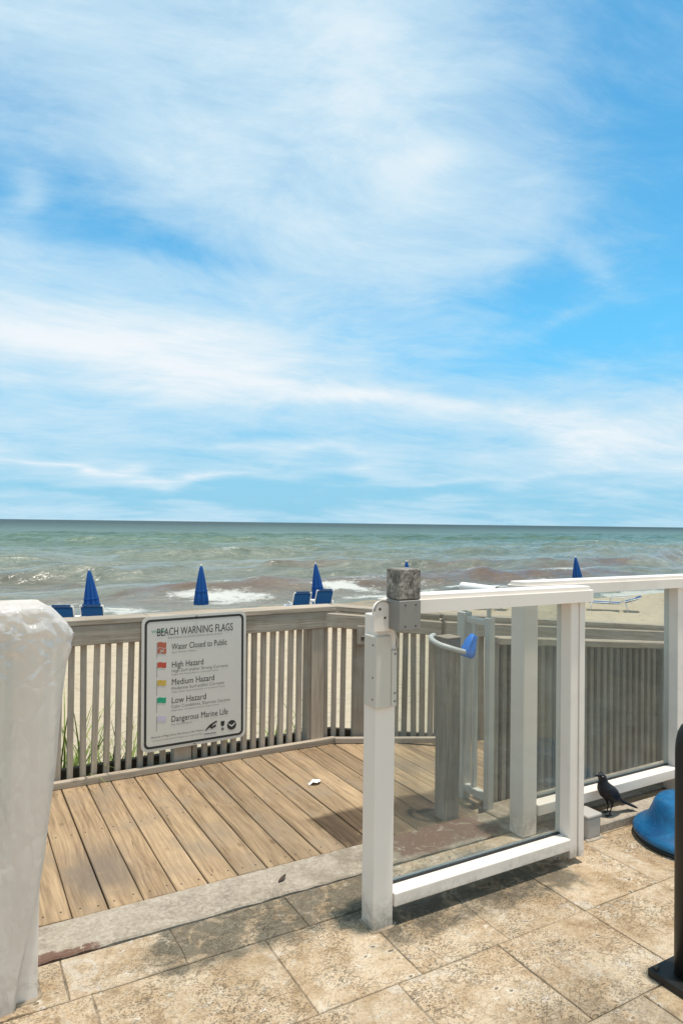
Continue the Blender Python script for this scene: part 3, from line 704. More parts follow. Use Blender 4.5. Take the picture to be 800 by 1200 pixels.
RAMP0, SLOPE = 2.62, 0.0955
def ramp_z(x): return -max(0.0, x - RAMP0) * SLOPE
def far_edge(x):                       # back edge of the deck
    if x < 2.3: return 4.14
    if x < 3.0: return 4.14 - (x - 2.3) * 0.3 / 0.7
    return 3.84
def make_deck():
    base = box2('deck', (-2.2, 2.76, -0.34), (2.3, 4.10, -0.045), M['post_old'], bev=0); tag(base, kind='structure')
    rng = random.Random(9)
    NAIL = mesh_from('nail', [(0.0042 * math.cos(2 * math.pi * i / 8), 0.0042 * math.sin(2 * math.pi * i / 8), zz) for zz in (-0.002, 0.0006) for i in range(8)], [tuple(range(8, 16))] + [(i, (i + 1) % 8, (i + 1) % 8 + 8, i + 8) for i in range(8)]); NAIL.materials.append(M['screw'])
    x = 0.42 - 0.1325 * 18
    while x < 6.8:
        a, b = x + 0.0022 + rng.random() * 0.0012, x + 0.1325 - 0.0022 - rng.random() * 0.0012
        y0 = 2.744 + rng.random() * 0.007 if b < 2.46 else 2.86
        ya, yb = far_edge(a), far_edge(b)
        dz = -0.002 + rng.random() * 0.004
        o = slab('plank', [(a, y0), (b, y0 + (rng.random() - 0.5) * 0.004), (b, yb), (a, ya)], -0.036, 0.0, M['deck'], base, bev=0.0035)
        if (a + b) / 2 > RAMP0:
            o.rotation_euler = (0, math.atan(SLOPE), 0); o.location.z += ramp_z((a + b) / 2)
        o.location.z += dz
        o.rotation_euler.x = (rng.random() - 0.5) * 0.0022
        for yn in (y0 + 0.05, (y0 + min(ya, yb)) / 2 + 0.03, min(ya, yb) - 0.13):
            for fx in (0.22, 0.78):
                nl = link('nail', NAIL, None, (a + (b - a) * fx + (rng.random() - .5) * 0.012, yn + (rng.random() - .5) * 0.02, 0.0), parent=o)
                nl.location.z = 0.0184
        x += 0.1325
    # toe board along the back of the deck
    box2('toe_board', (-2.2, 4.075, 0.001), (2.295, 4.113, 0.04), M['grey_h'], base)
    L = math.hypot(0.7, 0.3); an = math.atan2(-0.3, 0.7)
    box('toe_board', (L + 0.01, 0.038, 0.036), (2.3 + 0.35 - 0.012, 4.07 - 0.15, 0.016), M['grey_h'], base, rot=(0, 0.02, an))
make_deck()

# ------------------------------------------------------------------ fences
BAL = (0.031, 0.034)
def fence_back():
    f = empty('slat_fence', (0.6, 4.17, 0), 'grey wooden slat fence behind the warning sign along the deck', 'fence')
    y = 4.155
    for x in (-1.2, 0.02, 1.25, 2.165):
        w = 0.105 if x != 2.165 else 0.125
        box2('post', (x - w / 2, y - 0.032, -0.55), (x + w / 2, y + 0.06, 0.885), M['grey_v'], f)
        if x == 2.165: box2('post_trim', (x - 0.045, y - 0.044, 0.0), (x + 0.048, y - 0.034, 0.788), M['grey_v'], f, bev=0.002)
    x = 0.606 - 0.0656 * 34
    rng = random.Random(3)
    while x < 2.30:
        if all(abs(x - p) > 0.075 for p in (-1.2, 0.02, 1.25)) and abs(x - 2.165) > 0.078:
            b = box('baluster', (BAL[0], BAL[1], 1.01), (x + (rng.random() - .5) * 0.004, y + 0.004, 0.355), M['grey_v'], f, bev=0.002)
            b.rotation_euler = ((rng.random() - .5) * 0.008, (rng.random() - .5) * 0.022, 0)
        x += 0.0656
    box2('rail_board', (-2.2, y - 0.058, 0.785), (2.335, y - 0.019, 0.897), M['grey_h'], f, bev=0.004)
    box2('cap_board', (-2.2, y - 0.062, 0.899), (1.02, y + 0.085, 0.933), M['grey_h'], f, bev=0.005)
    box2('cap_board', (1.024, y - 0.062, 0.898), (2.30, y + 0.085, 0.932), M['grey_h'], f, bev=0.005)
    box2('lower_rail', (-2.2, y + 0.024, -0.10), (2.335, y + 0.062, -0.012), M['skirt'], f)
    box2('skirt_board', (-2.2, y + 0.10, -0.42), (2.4, y + 0.14, 0.045), M['skirt'], f)
fence_back()

def fence_ramp_far():
    f = empty('slat_fence', (2.3, 4.15, 0), 'slat fence angling off behind the glass gate, with a sloping handrail board', 'fence')
    pts = [(2.3, 4.165), (3.0, 3.872), (6.8, 3.872)]
    rng = random.Random(5)
    for k, ((xa, ya), (xb, yb)) in enumerate(zip(pts, pts[1:])):
        L = math.hypot(xb - xa, yb - ya); an = math.atan2(yb - ya, xb - xa); c, s = math.cos(an), math.sin(an)
        zt = lambda x: 0.932 - max(0, x - 2.3) * 0.088 if x < 3 else 0.932 - 0.0616 - (x - 3) * SLOPE
        t = 0.02
        posts = (0.20,) if k == 0 else (0.05, 1.3, 2.5, 3.6)
        while t < L - 0.02:
            x, yv = xa + c * t, ya + s * t
            if all(abs(t - p) > 0.072 for p in posts):
                h0 = ramp_z(x) - 0.12; h1 = zt(x) - 0.06
                box('baluster', (0.034, BAL[1], round(1.0, 3)), (x, yv, h1 - 0.5), M['grey_v'], f, rot=(0, (rng.random() - .5) * 0.020, an), bev=0.002)
            t += 0.0625
        for p in posts:
            x, yv = xa + c * p, ya + s * p
            box('post', (0.105, 0.09, 1.5), (x, yv, zt(x) - 0.05 - 0.75), M['grey_v'], f, rot=(0, 0, an))
        za, zb = zt(xa), zt(xb); pit = math.atan2(za - zb, L); mx, my = (xa + xb) / 2, (ya + yb) / 2
        Lp = math.hypot(L, za - zb)
        nx, ny = s, -c            # towards the deck
        box('cap_board', (Lp - 0.004, 0.147, 0.034), (mx - nx * 0.015, my - ny * 0.015, (za + zb) / 2 - 0.017), M['grey_h'], f, rot=(0, pit, an), bev=0.005)
        box('rail_board', (Lp - 0.004, 0.036, 0.09), (mx + nx * 0.038, my + ny * 0.038, (za + zb) / 2 - 0.083), M['grey_h'], f, rot=(0, pit, an), bev=0.004)
        # handrail board in front of the fence
        o = 0.076; ext = 0.27 if k == 0 else 0.0
        box('handrail_board', (round(Lp + ext, 3), 0.036, 0.098), (mx + nx * o - c * ext / 2, my + ny * o - s * ext / 2, (za + zb) / 2 - 0.098 + (0.012 if k == 0 else 0)), M['grey_h'], f, rot=(0, pit, an), bev=0.006)
        box('skirt_board', (Lp, 0.04, 0.42), (mx - nx * 0.13, my - ny * 0.13, (za + zb) / 2 - 1.10), M['skirt'], f, rot=(0, pit, an))
fence_ramp_far()

def fence_ramp_near():
    f = empty('slat_fence', (2.55, 2.83, 0), 'shaded slat fence along the ramp right behind the fixed glass panel', 'fence')
    x = 2.585; rng = random.Random(6); y = 2.83
    top = lambda x: 0.887 - (x - 2.64) * SLOPE
    while x < 5.6:
        w = 0.030
        if min(abs(x - p) for p in (4.02, 5.2)) > 0.06:
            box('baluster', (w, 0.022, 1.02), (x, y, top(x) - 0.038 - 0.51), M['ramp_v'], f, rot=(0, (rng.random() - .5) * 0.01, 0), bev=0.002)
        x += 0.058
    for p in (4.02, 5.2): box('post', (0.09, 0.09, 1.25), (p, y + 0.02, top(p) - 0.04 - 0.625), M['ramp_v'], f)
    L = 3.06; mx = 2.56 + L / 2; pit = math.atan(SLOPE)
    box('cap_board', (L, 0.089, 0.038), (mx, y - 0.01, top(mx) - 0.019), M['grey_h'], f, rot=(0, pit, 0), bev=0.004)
    box('gap_shade_board', (L, 0.012, 0.86), (mx, y + 0.019, top(mx) - 0.48), M['gap_shade'], f, rot=(0, pit, 0))  # added board whose dark colour paints the shade in the slat gaps
    box('lower_rail', (L, 0.038, 0.06), (mx, y + 0.046, top(mx) - 0.88), M['grey_h'], f, rot=(0, pit, 0))
fence_ramp_near()

def outlet_box():
    t = empty('outlet_box', (2.46, 4.02, 0.70), 'small weathered outlet box on the fence post left of the gate', 'outlet box')
    an = math.atan2(-0.293, 0.7)
    box('cover', (0.075, 0.045, 0.13), (2.455, 4.018, 0.735), M['grey_v'], t, rot=(0, 0, an), bev=0.006, seg=2)
    box('socket', (0.022, 0.012, 0.03), (2.447, 3.992, 0.715), M['screw'], t, rot=(0, 0, an))
    box('mount', (0.045, 0.02, 0.07), (2.47, 4.045, 0.80), M['grey_v'], t, rot=(0, 0, an))
outlet_box()

# ------------------------------------------------------------------ warning sign
def text_mesh(body, size, sx=1.0, bold=0.0):
    cu = bpy.data.curves.new('t', 'FONT'); cu.body = body; cu.size = size; cu.offset = bold; cu.resolution_u = 3
    cu.fill_mode = 'FRONT'
    o = bpy.data.objects.new('t', cu); COL.objects.link(o)
    dg = bpy.context.evaluated_depsgraph_get(); dg.update()
    me = bpy.data.meshes.new_from_object(o.evaluated_get(dg))
    bpy.data.objects.remove(o); bpy.data.curves.remove(cu)
    for v in me.vertices: v.co.x *= sx
    return me
def rounded_rect(w, h, r, n=6):
    pts = []
    for cx, cy, a0 in ((w / 2 - r, h / 2 - r, 0), (-w / 2 + r, h / 2 - r, 90), (-w / 2 + r, -h / 2 + r, 180), (w / 2 - r, -h / 2 + r, 270)):
        for i in range(n + 1):
            a = R(a0 + 90 * i / n); pts.append((cx + r * math.cos(a), cy + r * math.sin(a)))
    return pts
def make_sign():
    W, H = 0.655, 0.80
    X0, Z0, YF = 0.982, 0.132, 4.086
    s = empty('warning_sign', (X0 + W / 2, YF + 0.004, 0.0), 'white beach warning flags sign with black border screwed to the slat fence', 'sign')
    TILT = R(-0.6); cx, cz = X0 + W / 2, Z0 + H / 2
    def put(o, u, v, y):          # u right, v up from the sign's top-left corner, y proud of the face
        du, dv = u - W / 2, H / 2 + v
        o.location = Vector((cx + du * math.cos(TILT) + dv * math.sin(TILT), y, cz + dv * math.cos(TILT) - du * math.sin(TILT))) - wloc(o.parent)
        o.rotation_euler = (R(90), 0, 0) if o.type == 'MESH' else o.rotation_euler
        o.rotation_euler = (Matrix.Rotation(TILT, 3, 'Y') @ Matrix.Rotation(R(90), 3, 'X')).to_euler()
    def flat(name, pts, mat, u, v, y=0.0012, th=0.0006):
        n = len(pts); vs = [(p[0], p[1], 0) for p in pts] + [(p[0], p[1], -th) for p in pts]
        fs = [tuple(range(n))] + [tuple(range(2 * n - 1, n - 1, -1))] + [(i, i + n, (i + 1) % n + n, (i + 1) % n) for i in range(n)]
        me = mesh_from(name, vs, fs); bm = bmesh.new(); bm.from_mesh(me); bmesh.ops.recalc_face_normals(bm, faces=bm.faces[:]); bm.to_mesh(me); bm.free()
        o = link(name, me, mat, (0, 0, 0), parent=s); put(o, u, v, YF - y); return o
    flat('panel', rounded_rect(W, H, 0.04), M['sign'], W / 2, -H / 2, 0.0, 0.004)
    # black border line: a ring
    a = rounded_rect(W - 0.034, H - 0.034, 0.032); b = rounded_rect(W - 0.062, H - 0.062, 0.020); n = len(a)
    me = mesh_from('border', [(x, y, 0) for x, y in a] + [(x, y, 0) for x, y in b], [(i, (i + 1) % n, (i + 1) % n + n, i + n) for i in range(n)])
    o = link('border', me, M['print_black'], parent=s); put(o, W / 2, -H / 2, YF - 0.0012)
    def write(body, size, u, v, mat, width=None, bold=0.0, name='lettering'):
        me = text_mesh(body, size, 1.0, bold)
        w = max(q.co.x for q in me.vertices) - min(q.co.x for q in me.vertices)
        if width:
            for q in me.vertices: q.co.x *= width / w
        o = link(name, me, M[mat], parent=s); put(o, u, v, YF - 0.0015)
    write('BEACH WARNING FLAGS', 0.066, 0.088, -0.118, 'print_black', 0.475)
    write('BANDERAS DE ADVERTENCIA EN LA PLAYA', 0.016, 0.155, -0.139, 'print_pale', 0.34)
    rows = [(-0.205, 'Water Closed to Public', 0.350, [('Aguas Cerradas al Publico', 0.014, 0.15, 'print_pale')]),
            (-0.313, 'High Hazard', 0.195, [('High Surf and/or Strong Currents', 0.025, 0.355, 'print_grey'), ('Peligro Alto, Resaca Alta y/o Corrientes Fuertes', 0.012, 0.29, 'print_pale')]),
            (-0.418, 'Medium Hazard', 0.265, [('Moderate Surf and/or Currents', 0.025, 0.330, 'print_grey'), ('Peligro Medio, Resaca Moderada y/o Corrientes Fuertes', 0.012, 0.34, 'print_pale')]),
            (-0.528, 'Low Hazard', 0.213, [('Calm Conditions, Exercise Caution', 0.025, 0.37, 'print_grey'), ('Peligro Bajo, Condiciones Calmas, Tenga Cuidado', 0.012, 0.30, 'print_pale')]),
            (-0.640, 'Dangerous Marine Life', 0.355, [('Vida Marina Peligrosa', 0.013, 0.13, 'print_pale')])]
    for v, t, w, subs in rows:
        write(t, 0.052, 0.178, v, 'print_black', w)
        vv = v - 0.030
        for body, sz, wd, mt in subs:
            if sz < 0.02: vv += 0.008
            write(body, sz, 0.178, vv, mt, wd); vv -= 0.026
    write('Absence of Flags Does Not Assure Safe Waters', 0.018, 0.056, -0.722, 'print_grey', 0.325)
    write('La Ausencia de Banderas No Asegura que el Agua sea Segura', 0.012, 0.070, -0.742, 'print_pale', 0.31)
    def flag(u, v, mat, w=0.052, h=0.032):
        n = 8; up = [(w * i / n, h / 2 + 0.003 * math.sin(i / n * 6)) for i in range(n + 1)]
        lo = [(w * i / n, -h / 2 + 0.003 * math.sin(i / n * 6)) for i in range(n, -1, -1)]
        flat('flag', up + lo, M[mat], u, v)
    def staff(u, v0, v1): flat('flag_staff', [(-0.001, v1 - v0), (0.001, v1 - v0), (0.001, 0), (-0.001, 0)], M['print_grey'], u, v0)
    for v, mats in ((-0.172, ('flag_dred', 'flag_dred')), (-0.292, ('flag_red',)), (-0.398, ('flag_yellow',)), (-0.502, ('flag_green',)), (-0.612, ('flag_purple',))):
        for i, mt in enumerate(mats): flag(0.094, v - i * 0.036, mt)
        staff(0.091, v - 0.072, v + 0.017)
    # crossed white bathers' mark on the lower red flag
    for an in (35, -35):
        ca, sa = math.cos(R(an)), math.sin(R(an))
        flat('flag_mark', [(ca * p - sa * q, sa * p + ca * q) for p, q in ((-0.015, -0.002), (0.015, -0.002), (0.015, 0.002), (-0.015, 0.002))], M['sign'], 0.120, -0.208, 0.002)
    # green scribbled sticker over the first letter
    write('Wildlife', 0.026, 0.056, -0.098, 'flag_green', 0.085, 0.0, 'sticker')
    # emblems: a peak in outline, a small crest, a round seal
    peak = [(-0.038, -0.018), (-0.010, 0.012), (0.012, 0.024), (0.036, 0.034), (0.042, 0.026), (0.016, 0.014), (0.004, -0.004), (0.030, 0.012), (0.036, 0.0), (0.006, -0.014), (-0.006, -0.002), (-0.030, -0.018)]
    flat('emblem', peak, M['print_black'], 0.425, -0.705)
    flat('emblem', [(-0.042, -0.004), (0.036, -0.004), (0.036, 0.001), (-0.042, 0.001)], M['print_grey'], 0.425, -0.742)
    flat('emblem', [(-0.013, 0.02), (0.013, 0.02), (0.011, -0.004), (0.0, -0.014), (-0.011, -0.004)], M['print_black'], 0.502, -0.700)
    flat('emblem', [(-0.009, 0.004), (0.009, 0.004), (0.010, -0.006), (0.0, -0.012), (-0.010, -0.006)], M['print_grey'], 0.502, -0.726)
    disc = [(0.030 * math.cos(2 * math.pi * i / 28), 0.030 * math.sin(2 * math.pi * i / 28)) for i in range(28)]
    flat('emblem', disc, M['print_black'], 0.562, -0.712)
    flat('emblem', [(-0.025, 0.012), (-0.012, 0.003), (0.0, -0.004), (0.014, 0.006), (0.026, 0.014), (0.016, -0.002), (0.0, -0.014), (-0.014, -0.004)], M['sign'], 0.562, -0.710, 0.002)
    for u, v in ((W / 2, -0.012), (W / 2, -H + 0.012)):
        lathe('screw', [(0.006, -0.003), (0.006, 0.002), (0.003, 0.004)], M['steel'], (cx + u - W / 2, YF - 0.003, cz + v + H / 2), s, 10, (R(90), 0, 0))
make_sign()

# ------------------------------------------------------------------ glass gate, fixed glass panel, wrapped panel
def top_rail(name, x0, x1, yc, z0, z1, depth, parent, round_ends=(True, True)):
    """flat white rail with round plan ends and soft edges"""
    r = depth / 2 * 0.8; pts = []; n = 8
    def end(x, sgn, rnd):
        out = []
        if not rnd: return [(x, yc - sgn * depth / 2), (x, yc + sgn * depth / 2)]
        for cy, a0 in ((yc - depth / 2 + r, -90), (yc + depth / 2 - r, 0)):
            for i in range(n + 1):
                a = R(a0 + 90 * i / n); out.append((x - r + r * math.cos(a), cy + r * math.sin(a)))
        if sgn < 0: out = [(2 * x - p[0], 2 * yc - p[1]) for p in out]
        return out
    pts = end(x1, 1, round_ends[1]) + end(x0, -1, round_ends[0])
    cx = (x0 + x1) / 2; h = (z1 - z0) / 2
    bm = bmesh.new(); f = bm.faces.new([bm.verts.new((p[0] - cx, p[1] - yc, -h)) for p in pts])
    e = bmesh.ops.extrude_face_region(bm, geom=[f])
    for v in [g for g in e['geom'] if isinstance(g, bmesh.types.BMVert)]: v.co.z = h
    bmesh.ops.recalc_face_normals(bm, faces=bm.faces[:])
    te = [x for x in bm.edges if abs(x.verts[0].co.z - x.verts[1].co.z) < 1e-6 and x.verts[0].co.z > 0]
    be = [x for x in bm.edges if abs(x.verts[0].co.z - x.verts[1].co.z) < 1e-6 and x.verts[0].co.z < 0]
    bmesh.ops.bevel(bm, geom=te, offset=0.016, segments=4, affect='EDGES')
    me = bpy.data.meshes.new(name); bm.to_mesh(me); bm.free()
    o = link(name, me, M['white'], (cx, yc, (z0 + z1) / 2), parent=parent)
    for p in me.polygons: p.use_smooth = abs(p.normal.z) > 0.02 and abs(p.normal.z) < 0.98 or abs(p.normal.z) <= 0.02
    me.set_sharp_from_angle(angle=R(40))
    return o
def screw(parent, loc, rot=(R(90), 0, 0), r=0.0035):
    return lathe('screw', [(r, -0.001), (r, 0.0012), (r * 0.5, 0.002)], M['screw'], loc, parent, 8, rot)

def make_gate():
    g = empty('glass_gate', (1.41, 2.17, 0), 'white framed glass gate with a metal lock box on its left post', 'gate')
    yc = 2.175
    # left post: square tube on the pavement
    p = box2('post', (1.367, yc - 0.043, 0.002), (1.453, yc + 0.043, 1.16), M['white'], g, bev=0.004, seg=2)
    p2 = box2('post', (2.388, yc - 0.043, 0.030), (2.472, yc + 0.043, 1.165), M['white'], g, bev=0.004, seg=2)
    box2('groove', (2.4735, yc - 0.012, 0.05), (2.4765, yc + 0.012, 1.15), M['cream'], p2, bev=0)
    box2('edge_bead', (2.436, yc - 0.050, 0.032), (2.470, yc - 0.0435, 1.163), M['white'], p2, bev=0.002)
    top_rail('top_rail', 1.46, 2.535, yc, 1.162, 1.228, 0.135, g, (False, True))
    br = box2('bottom_rail', (1.455, yc - 0.052, 0.072), (2.386, yc + 0.050, 0.122), M['white'], g, bev=0.004, seg=2)
    box2('gasket', (1.455, yc + 0.010, 0.1225), (2.386, yc + 0.026, 0.1265), M['black_rubber'], br, bev=0)
    box2('glass_pane', (1.455, yc + 0.0135, 0.1245), (2.386, yc + 0.0225, 1.160), M['glass'], g, bev=0)
    # lock housing: smooth lower box, corroded upper casting
    lb = box2('lock_box', (1.404, yc - 0.135, 1.112), (1.500, yc - 0.0445, 1.222), M['steel'], g, bev=0.003)
    lid = box2('casting', (1.404, yc - 0.133, 1.2235), (1.500, yc - 0.046, 1.336), M['corroded'], lb, bev=0.004)
    for dx in (0.026, 0.072):
        for z in (1.128, 1.205): screw(lb, (1.404 + dx, yc - 0.1355, z))
    box2('bracket', (1.412, yc - 0.044, 1.115), (1.495, yc + 0.03, 1.215), M['cream'], lb)
    # striker cover on the post
    cv = box2('cover_plate', (1.357, yc - 0.058, 0.817), (1.425, yc + 0.03, 1.085), M['cream'], g, bev=0.006, seg=2)
    box2('flange', (1.4255, yc - 0.058, 0.82), (1.449, yc - 0.0435, 1.03), M['cream'], cv, bev=0.002)
    for z in (0.84, 0.87, 1.015): screw(cv, (1.440, yc - 0.0585, z))
    for z in (0.85, 0.93, 1.05): screw(cv, (1.3565, yc - 0.035, z), (0, R(-90), 0))
    # round-headed latch ear
    ear = empty_part = None
    n = 20; pts = [(0.036 * math.cos(a), 0.036 * math.sin(a)) for a in [math.pi * i / n for i in range(n + 1)]] + [(-0.036, -0.075), (0.036, -0.075)]
    vs = [(x, -0.008, z) for x, z in pts] + [(x, 0.008, z) for x, z in pts]; m = len(pts)
    fs = [tuple(range(m))[::-1], tuple(range(m, 2 * m))] + [(i, (i + 1) % m, (i + 1) % m + m, i + m) for i in range(m)]
    ear = link('latch_ear', mesh_from('latch_ear', vs, fs), M['white'], (1.377, yc - 0.058, 1.180), parent=g)
    rim = tube('rim', [(1.377 + 0.037 * math.cos(math.pi * (i / 14)), yc - 0.068, 1.180 + 0.037 * math.sin(math.pi * i / 14)) for i in range(15)], 0.003, M['steel'], ear, 8)
    for dx, dz in ((-0.012, 0.006), (0.010, -0.026)): screw(ear, (1.377 + dx, yc - 0.0665, 1.18 + dz), r=0.005)
    # cable
    tube('cable', [(1.408, yc - 0.10, 1.113), (1.412, yc - 0.102, 1.095), (1.424, yc - 0.095, 1.075), (1.437, yc - 0.08, 1.058), (1.440, yc - 0.068, 1.04), (1.436, yc - 0.062, 1.03)], 0.0032, M['grey_plastic'], g, 8)
    wavy = slab('footing', [(1.355, 2.121), (1.40, 2.117), (1.45, 2.122), (1.475, 2.14), (1.468, 2.19), (1.475, 2.225), (1.42, 2.232), (1.36, 2.225)], -0.004, 0.005, M['grout'], g, bev=0.003)
make_gate()

def make_fixed_panel():
    g = empty('glass_barrier', (2.43, 2.46, 0), 'fixed glass panel with white posts and rails standing behind the bird', 'glass panel')
    yc = 2.47
    for x0 in (2.395, 3.575, 4.9):
        box2('post', (x0, yc - 0.045, 0.003), (x0 + 0.092, yc + 0.045, 1.163), M['white'], g, bev=0.004, seg=2)
    top_rail('top_rail', 2.36, 5.1, yc, 1.160, 1.226, 0.135, g, (True, True))
    for a, b in ((2.489, 3.573), (3.669, 4.898)):
        br = box2('bottom_rail', (a, yc - 0.055, 0.092), (b, yc + 0.052, 0.145), M['white'], g, bev=0.004, seg=2)
        box2('gasket', (a, yc + 0.007, 0.1455), (b, yc + 0.023, 0.1495), M['black_rubber'], br, bev=0)
        box2('glass_pane', (a, yc + 0.0105, 0.148), (b, yc + 0.0195, 1.158), M['glass'], g, bev=0)
make_fixed_panel()

def make_wrapped_panel():
    g = empty('glass_barrier', (0.2, 2.38, 0), 'glass panel end post at the left edge, mostly hidden under plastic sheeting', 'glass panel')
    yc = 2.38
    box2('post', (0.172, yc - 0.043, 0.002), (0.258, yc + 0.043, 1.16), M['white'], g, bev=0.004, seg=2)
    top_rail('top_rail', -2.2, 0.262, yc, 1.160, 1.222, 0.13, g, (False, True))
    box2('bottom_rail', (-2.2, yc - 0.05, 0.08), (0.17, yc + 0.05, 0.13), M['white'], g, bev=0.004)
    box2('glass_pane', (-2.2, yc - 0.004, 0.131), (0.17, yc + 0.004, 1.158), M['glass'], g, bev=0)
    slab('footing', [(0.16, 2.325), (0.25, 2.322), (0.272, 2.34), (0.27, 2.43), (0.17, 2.44)], -0.004, 0.006, M['grout'], g, bev=0.003)
make_wrapped_panel()

def make_sheet():
    zs = np.concatenate([np.linspace(0.0, 1.16, 130), np.linspace(1.168, 1.245, 14)])
    def interp(z, tab): return float(np.interp(z, [t[0] for t in tab], [t[1] for t in tab]))
    XR = [(0.0, 0.192), (0.10, 0.205), (0.2, 0.222), (0.3, 0.238), (0.45, 0.262), (0.7, 0.292), (0.9, 0.310), (1.05, 0.324), (1.11, 0.340), (1.14, 0.338), (1.175, 0.315), (1.21, 0.285), (1.245, 0.235)]
    YF = [(0.0, 2.300), (0.3, 2.298), (0.8, 2.288), (1.1, 2.272), (1.16, 2.268), (1.222, 2.274), (1.240, 2.300), (1.245, 2.34)]
    DB = [(0.0, 0.016), (0.3, 0.020), (0.5, 0.08), (0.75, 0.16), (1.16, 0.19), (1.215, 0.17), (1.238, 0.11), (1.245, 0.035)]
    vs = []; NF, NS, NB = 150, 26, 40
    for z in zs:
        xr, yf, db = interp(z, XR), interp(z, YF), interp(z, DB)
        ring = []
        XL = -0.65
        rr = min(0.03, db * 0.45)
        for i in range(NF): ring.append((XL + (xr - rr - XL) * i / (NF - 1), yf, 0, -1))
        for i in range(1, NS):
            t = i / NS
            # rounded turn and side
            if t < 0.3: a = R(-90 + 90 * t / 0.3); ring.append((xr - rr + rr * math.cos(a), yf + rr + rr * math.sin(a), math.cos(a), math.sin(a)))
            elif t < 0.7: ring.append((xr, yf + rr + (db - 2 * rr) * (t - 0.3) / 0.4, 1, 0))
            else: a = R(90 * (t - 0.7) / 0.3); ring.append((xr - rr + rr * math.cos(a), yf + db - rr + rr * math.sin(a), math.cos(a), math.sin(a)))
        for i in range(NB): ring.append((xr - rr + (XL - xr + rr) * (i + 1) / NB * (1 if db > 0.1 else 0.15 + 0.0), yf + db, 0, 1))
        A = np.array(ring); s_ = np.concatenate([[0], np.cumsum(np.hypot(np.diff(A[:, 0]), np.diff(A[:, 1])))]); zz = np.full(len(s_), z)
        k = min(1, max(0, (1.2 - z) / 0.25)) * 0.8 + 0.2
        f = np.sin(s_ * 34 + 1.8 * math.sin(z * 3.1) + 2.2 * z) * 0.5 + np.sin(s_ * 83 - z * 5 + 2) * 0.3 + np.sin(s_ * 21 + z * 2.2) * 0.6
        n_ = fbm(s_ * 14.0 + 3, zz * 4.0, 4) - 0.5
        top = max(0, 1 - abs(z - 1.15) / 0.13)
        ridg = np.abs(fbm(s_ * 22.0 + 40, zz * 26.0 + s_ * 9, 4) - 0.5)
        d = (0.0070 * f * k + 0.005 * n_) * np.where(A[:, 3] > 0, min(1.0, db / 0.06), 1.0) - 0.050 * ridg * top + 0.006 * top - 0.020 * np.maximum(0, fbm(s_ * 9.0 + 7, zz * 1.6 + 3 + s_ * 2, 2) - 0.5) * k
        if db < 0.06: d = np.where(A[:, 3] <= 0, np.maximum(d, -0.006), 0)
        for i in range(len(s_)): vs.append((A[i, 0] + A[i, 2] * d[i], A[i, 1] + A[i, 3] * d[i], z + 0.008 * n_[i] * top))
    n = NF + NS - 1 + NB; fs = []
    for j in range(len(zs) - 1):
        for i in range(n - 1): fs.append((j * n + i, j * n + i + 1, (j + 1) * n + i + 1, (j + 1) * n + i))
    t = len(zs) - 1                       # close the top
    for i in range(NB + 4):
        a = int(round((NF - 1) * (1 - i / (NB + 4)))); 
    o0 = Vector((0.2, 2.3, 0.0))
    vs = [Vector(v) - o0 for v in vs]
    # top strip between front and back lines
    fr = [t * n + int(round(i * (NF - 1) / NB)) for i in range(NB + 1)]
    bk = [t * n + n - 1 - i for i in range(NB)] + [t * n + n - 1 - NB]
    for i in range(NB): fs.append((fr[i], fr[i + 1], bk[i + 1], bk[i]))
    o = link('plastic_sheet', mesh_from('plastic_sheet', vs, fs), M['sheet'], o0, smooth=True)
    tag(o, 'milky plastic sheet wrapped round the post at the left edge', 'plastic sheet')
make_sheet()

# ------------------------------------------------------------------ old post, latch loop, white railing stub
def make_old_post():
    p = empty('wooden_post', (2.235, 2.80, 0), 'old grey wooden post at the deck corner behind the glass gate', 'post')
    box2('shaft', (2.188, 2.755, -0.03), (2.282, 2.845, 0.915), M['post_old'], p, bev=0.005)
    box2('cap', (2.186, 2.753, 0.9155), (2.284, 2.847, 0.924), M['grey_h'], p, bev=0.003)
make_old_post()
def make_loop():
    l = empty('latch_loop', (2.235, 2.74, 0.87), 'pale pipe loop hooked round the old grey wooden post', 'latch loop')
    pts = [(2.20, 2.875, 0.918), (2.165, 2.855, 0.915), (2.145, 2.815, 0.905), (2.15, 2.765, 0.892), (2.18, 2.725, 0.880), (2.215, 2.705, 0.868), (2.25, 2.700, 0.858), (2.285, 2.703, 0.846), (2.312, 2.712, 0.838)]
    # smooth the path
    fine = []
    for i in range(len(pts) - 1):
        p0, p1, p2, p3 = [Vector(pts[min(max(i + k, 0), len(pts) - 1)]) for k in (-1, 0, 1, 2)]
        for j in range(6):
            t = j / 6
            fine.append(0.5 * ((2 * p1) + (p2 - p0) * t + (2 * p0 - 5 * p1 + 4 * p2 - p3) * t * t + (3 * p1 - p0 - 3 * p2 + p3) * t ** 3))
    fine.append(Vector(pts[-1]))
    tube('pipe', fine, 0.0135, M['pipe_grey'], l, 12)
    # crumpled blue wrap: narrow at the top, wide at the bottom
    n = 20; prof = [(0.011, 0.085), (0.018, 0.075), (0.024, 0.05), (0.030, 0.025), (0.034, 0.0), (0.036, -0.022), (0.029, -0.032)]
    rng = random.Random(8)
    o = lathe('blue_wrap', prof, M['tape_blue'], (2.292, 2.708, 0.858), l, n, (R(6), R(18), 0), pleat=5, pleat_amp=0.2)
    for v in o.data.vertices: v.co += Vector([(rng.random() - .5) * 0.008 for _ in range(3)])
make_loop()
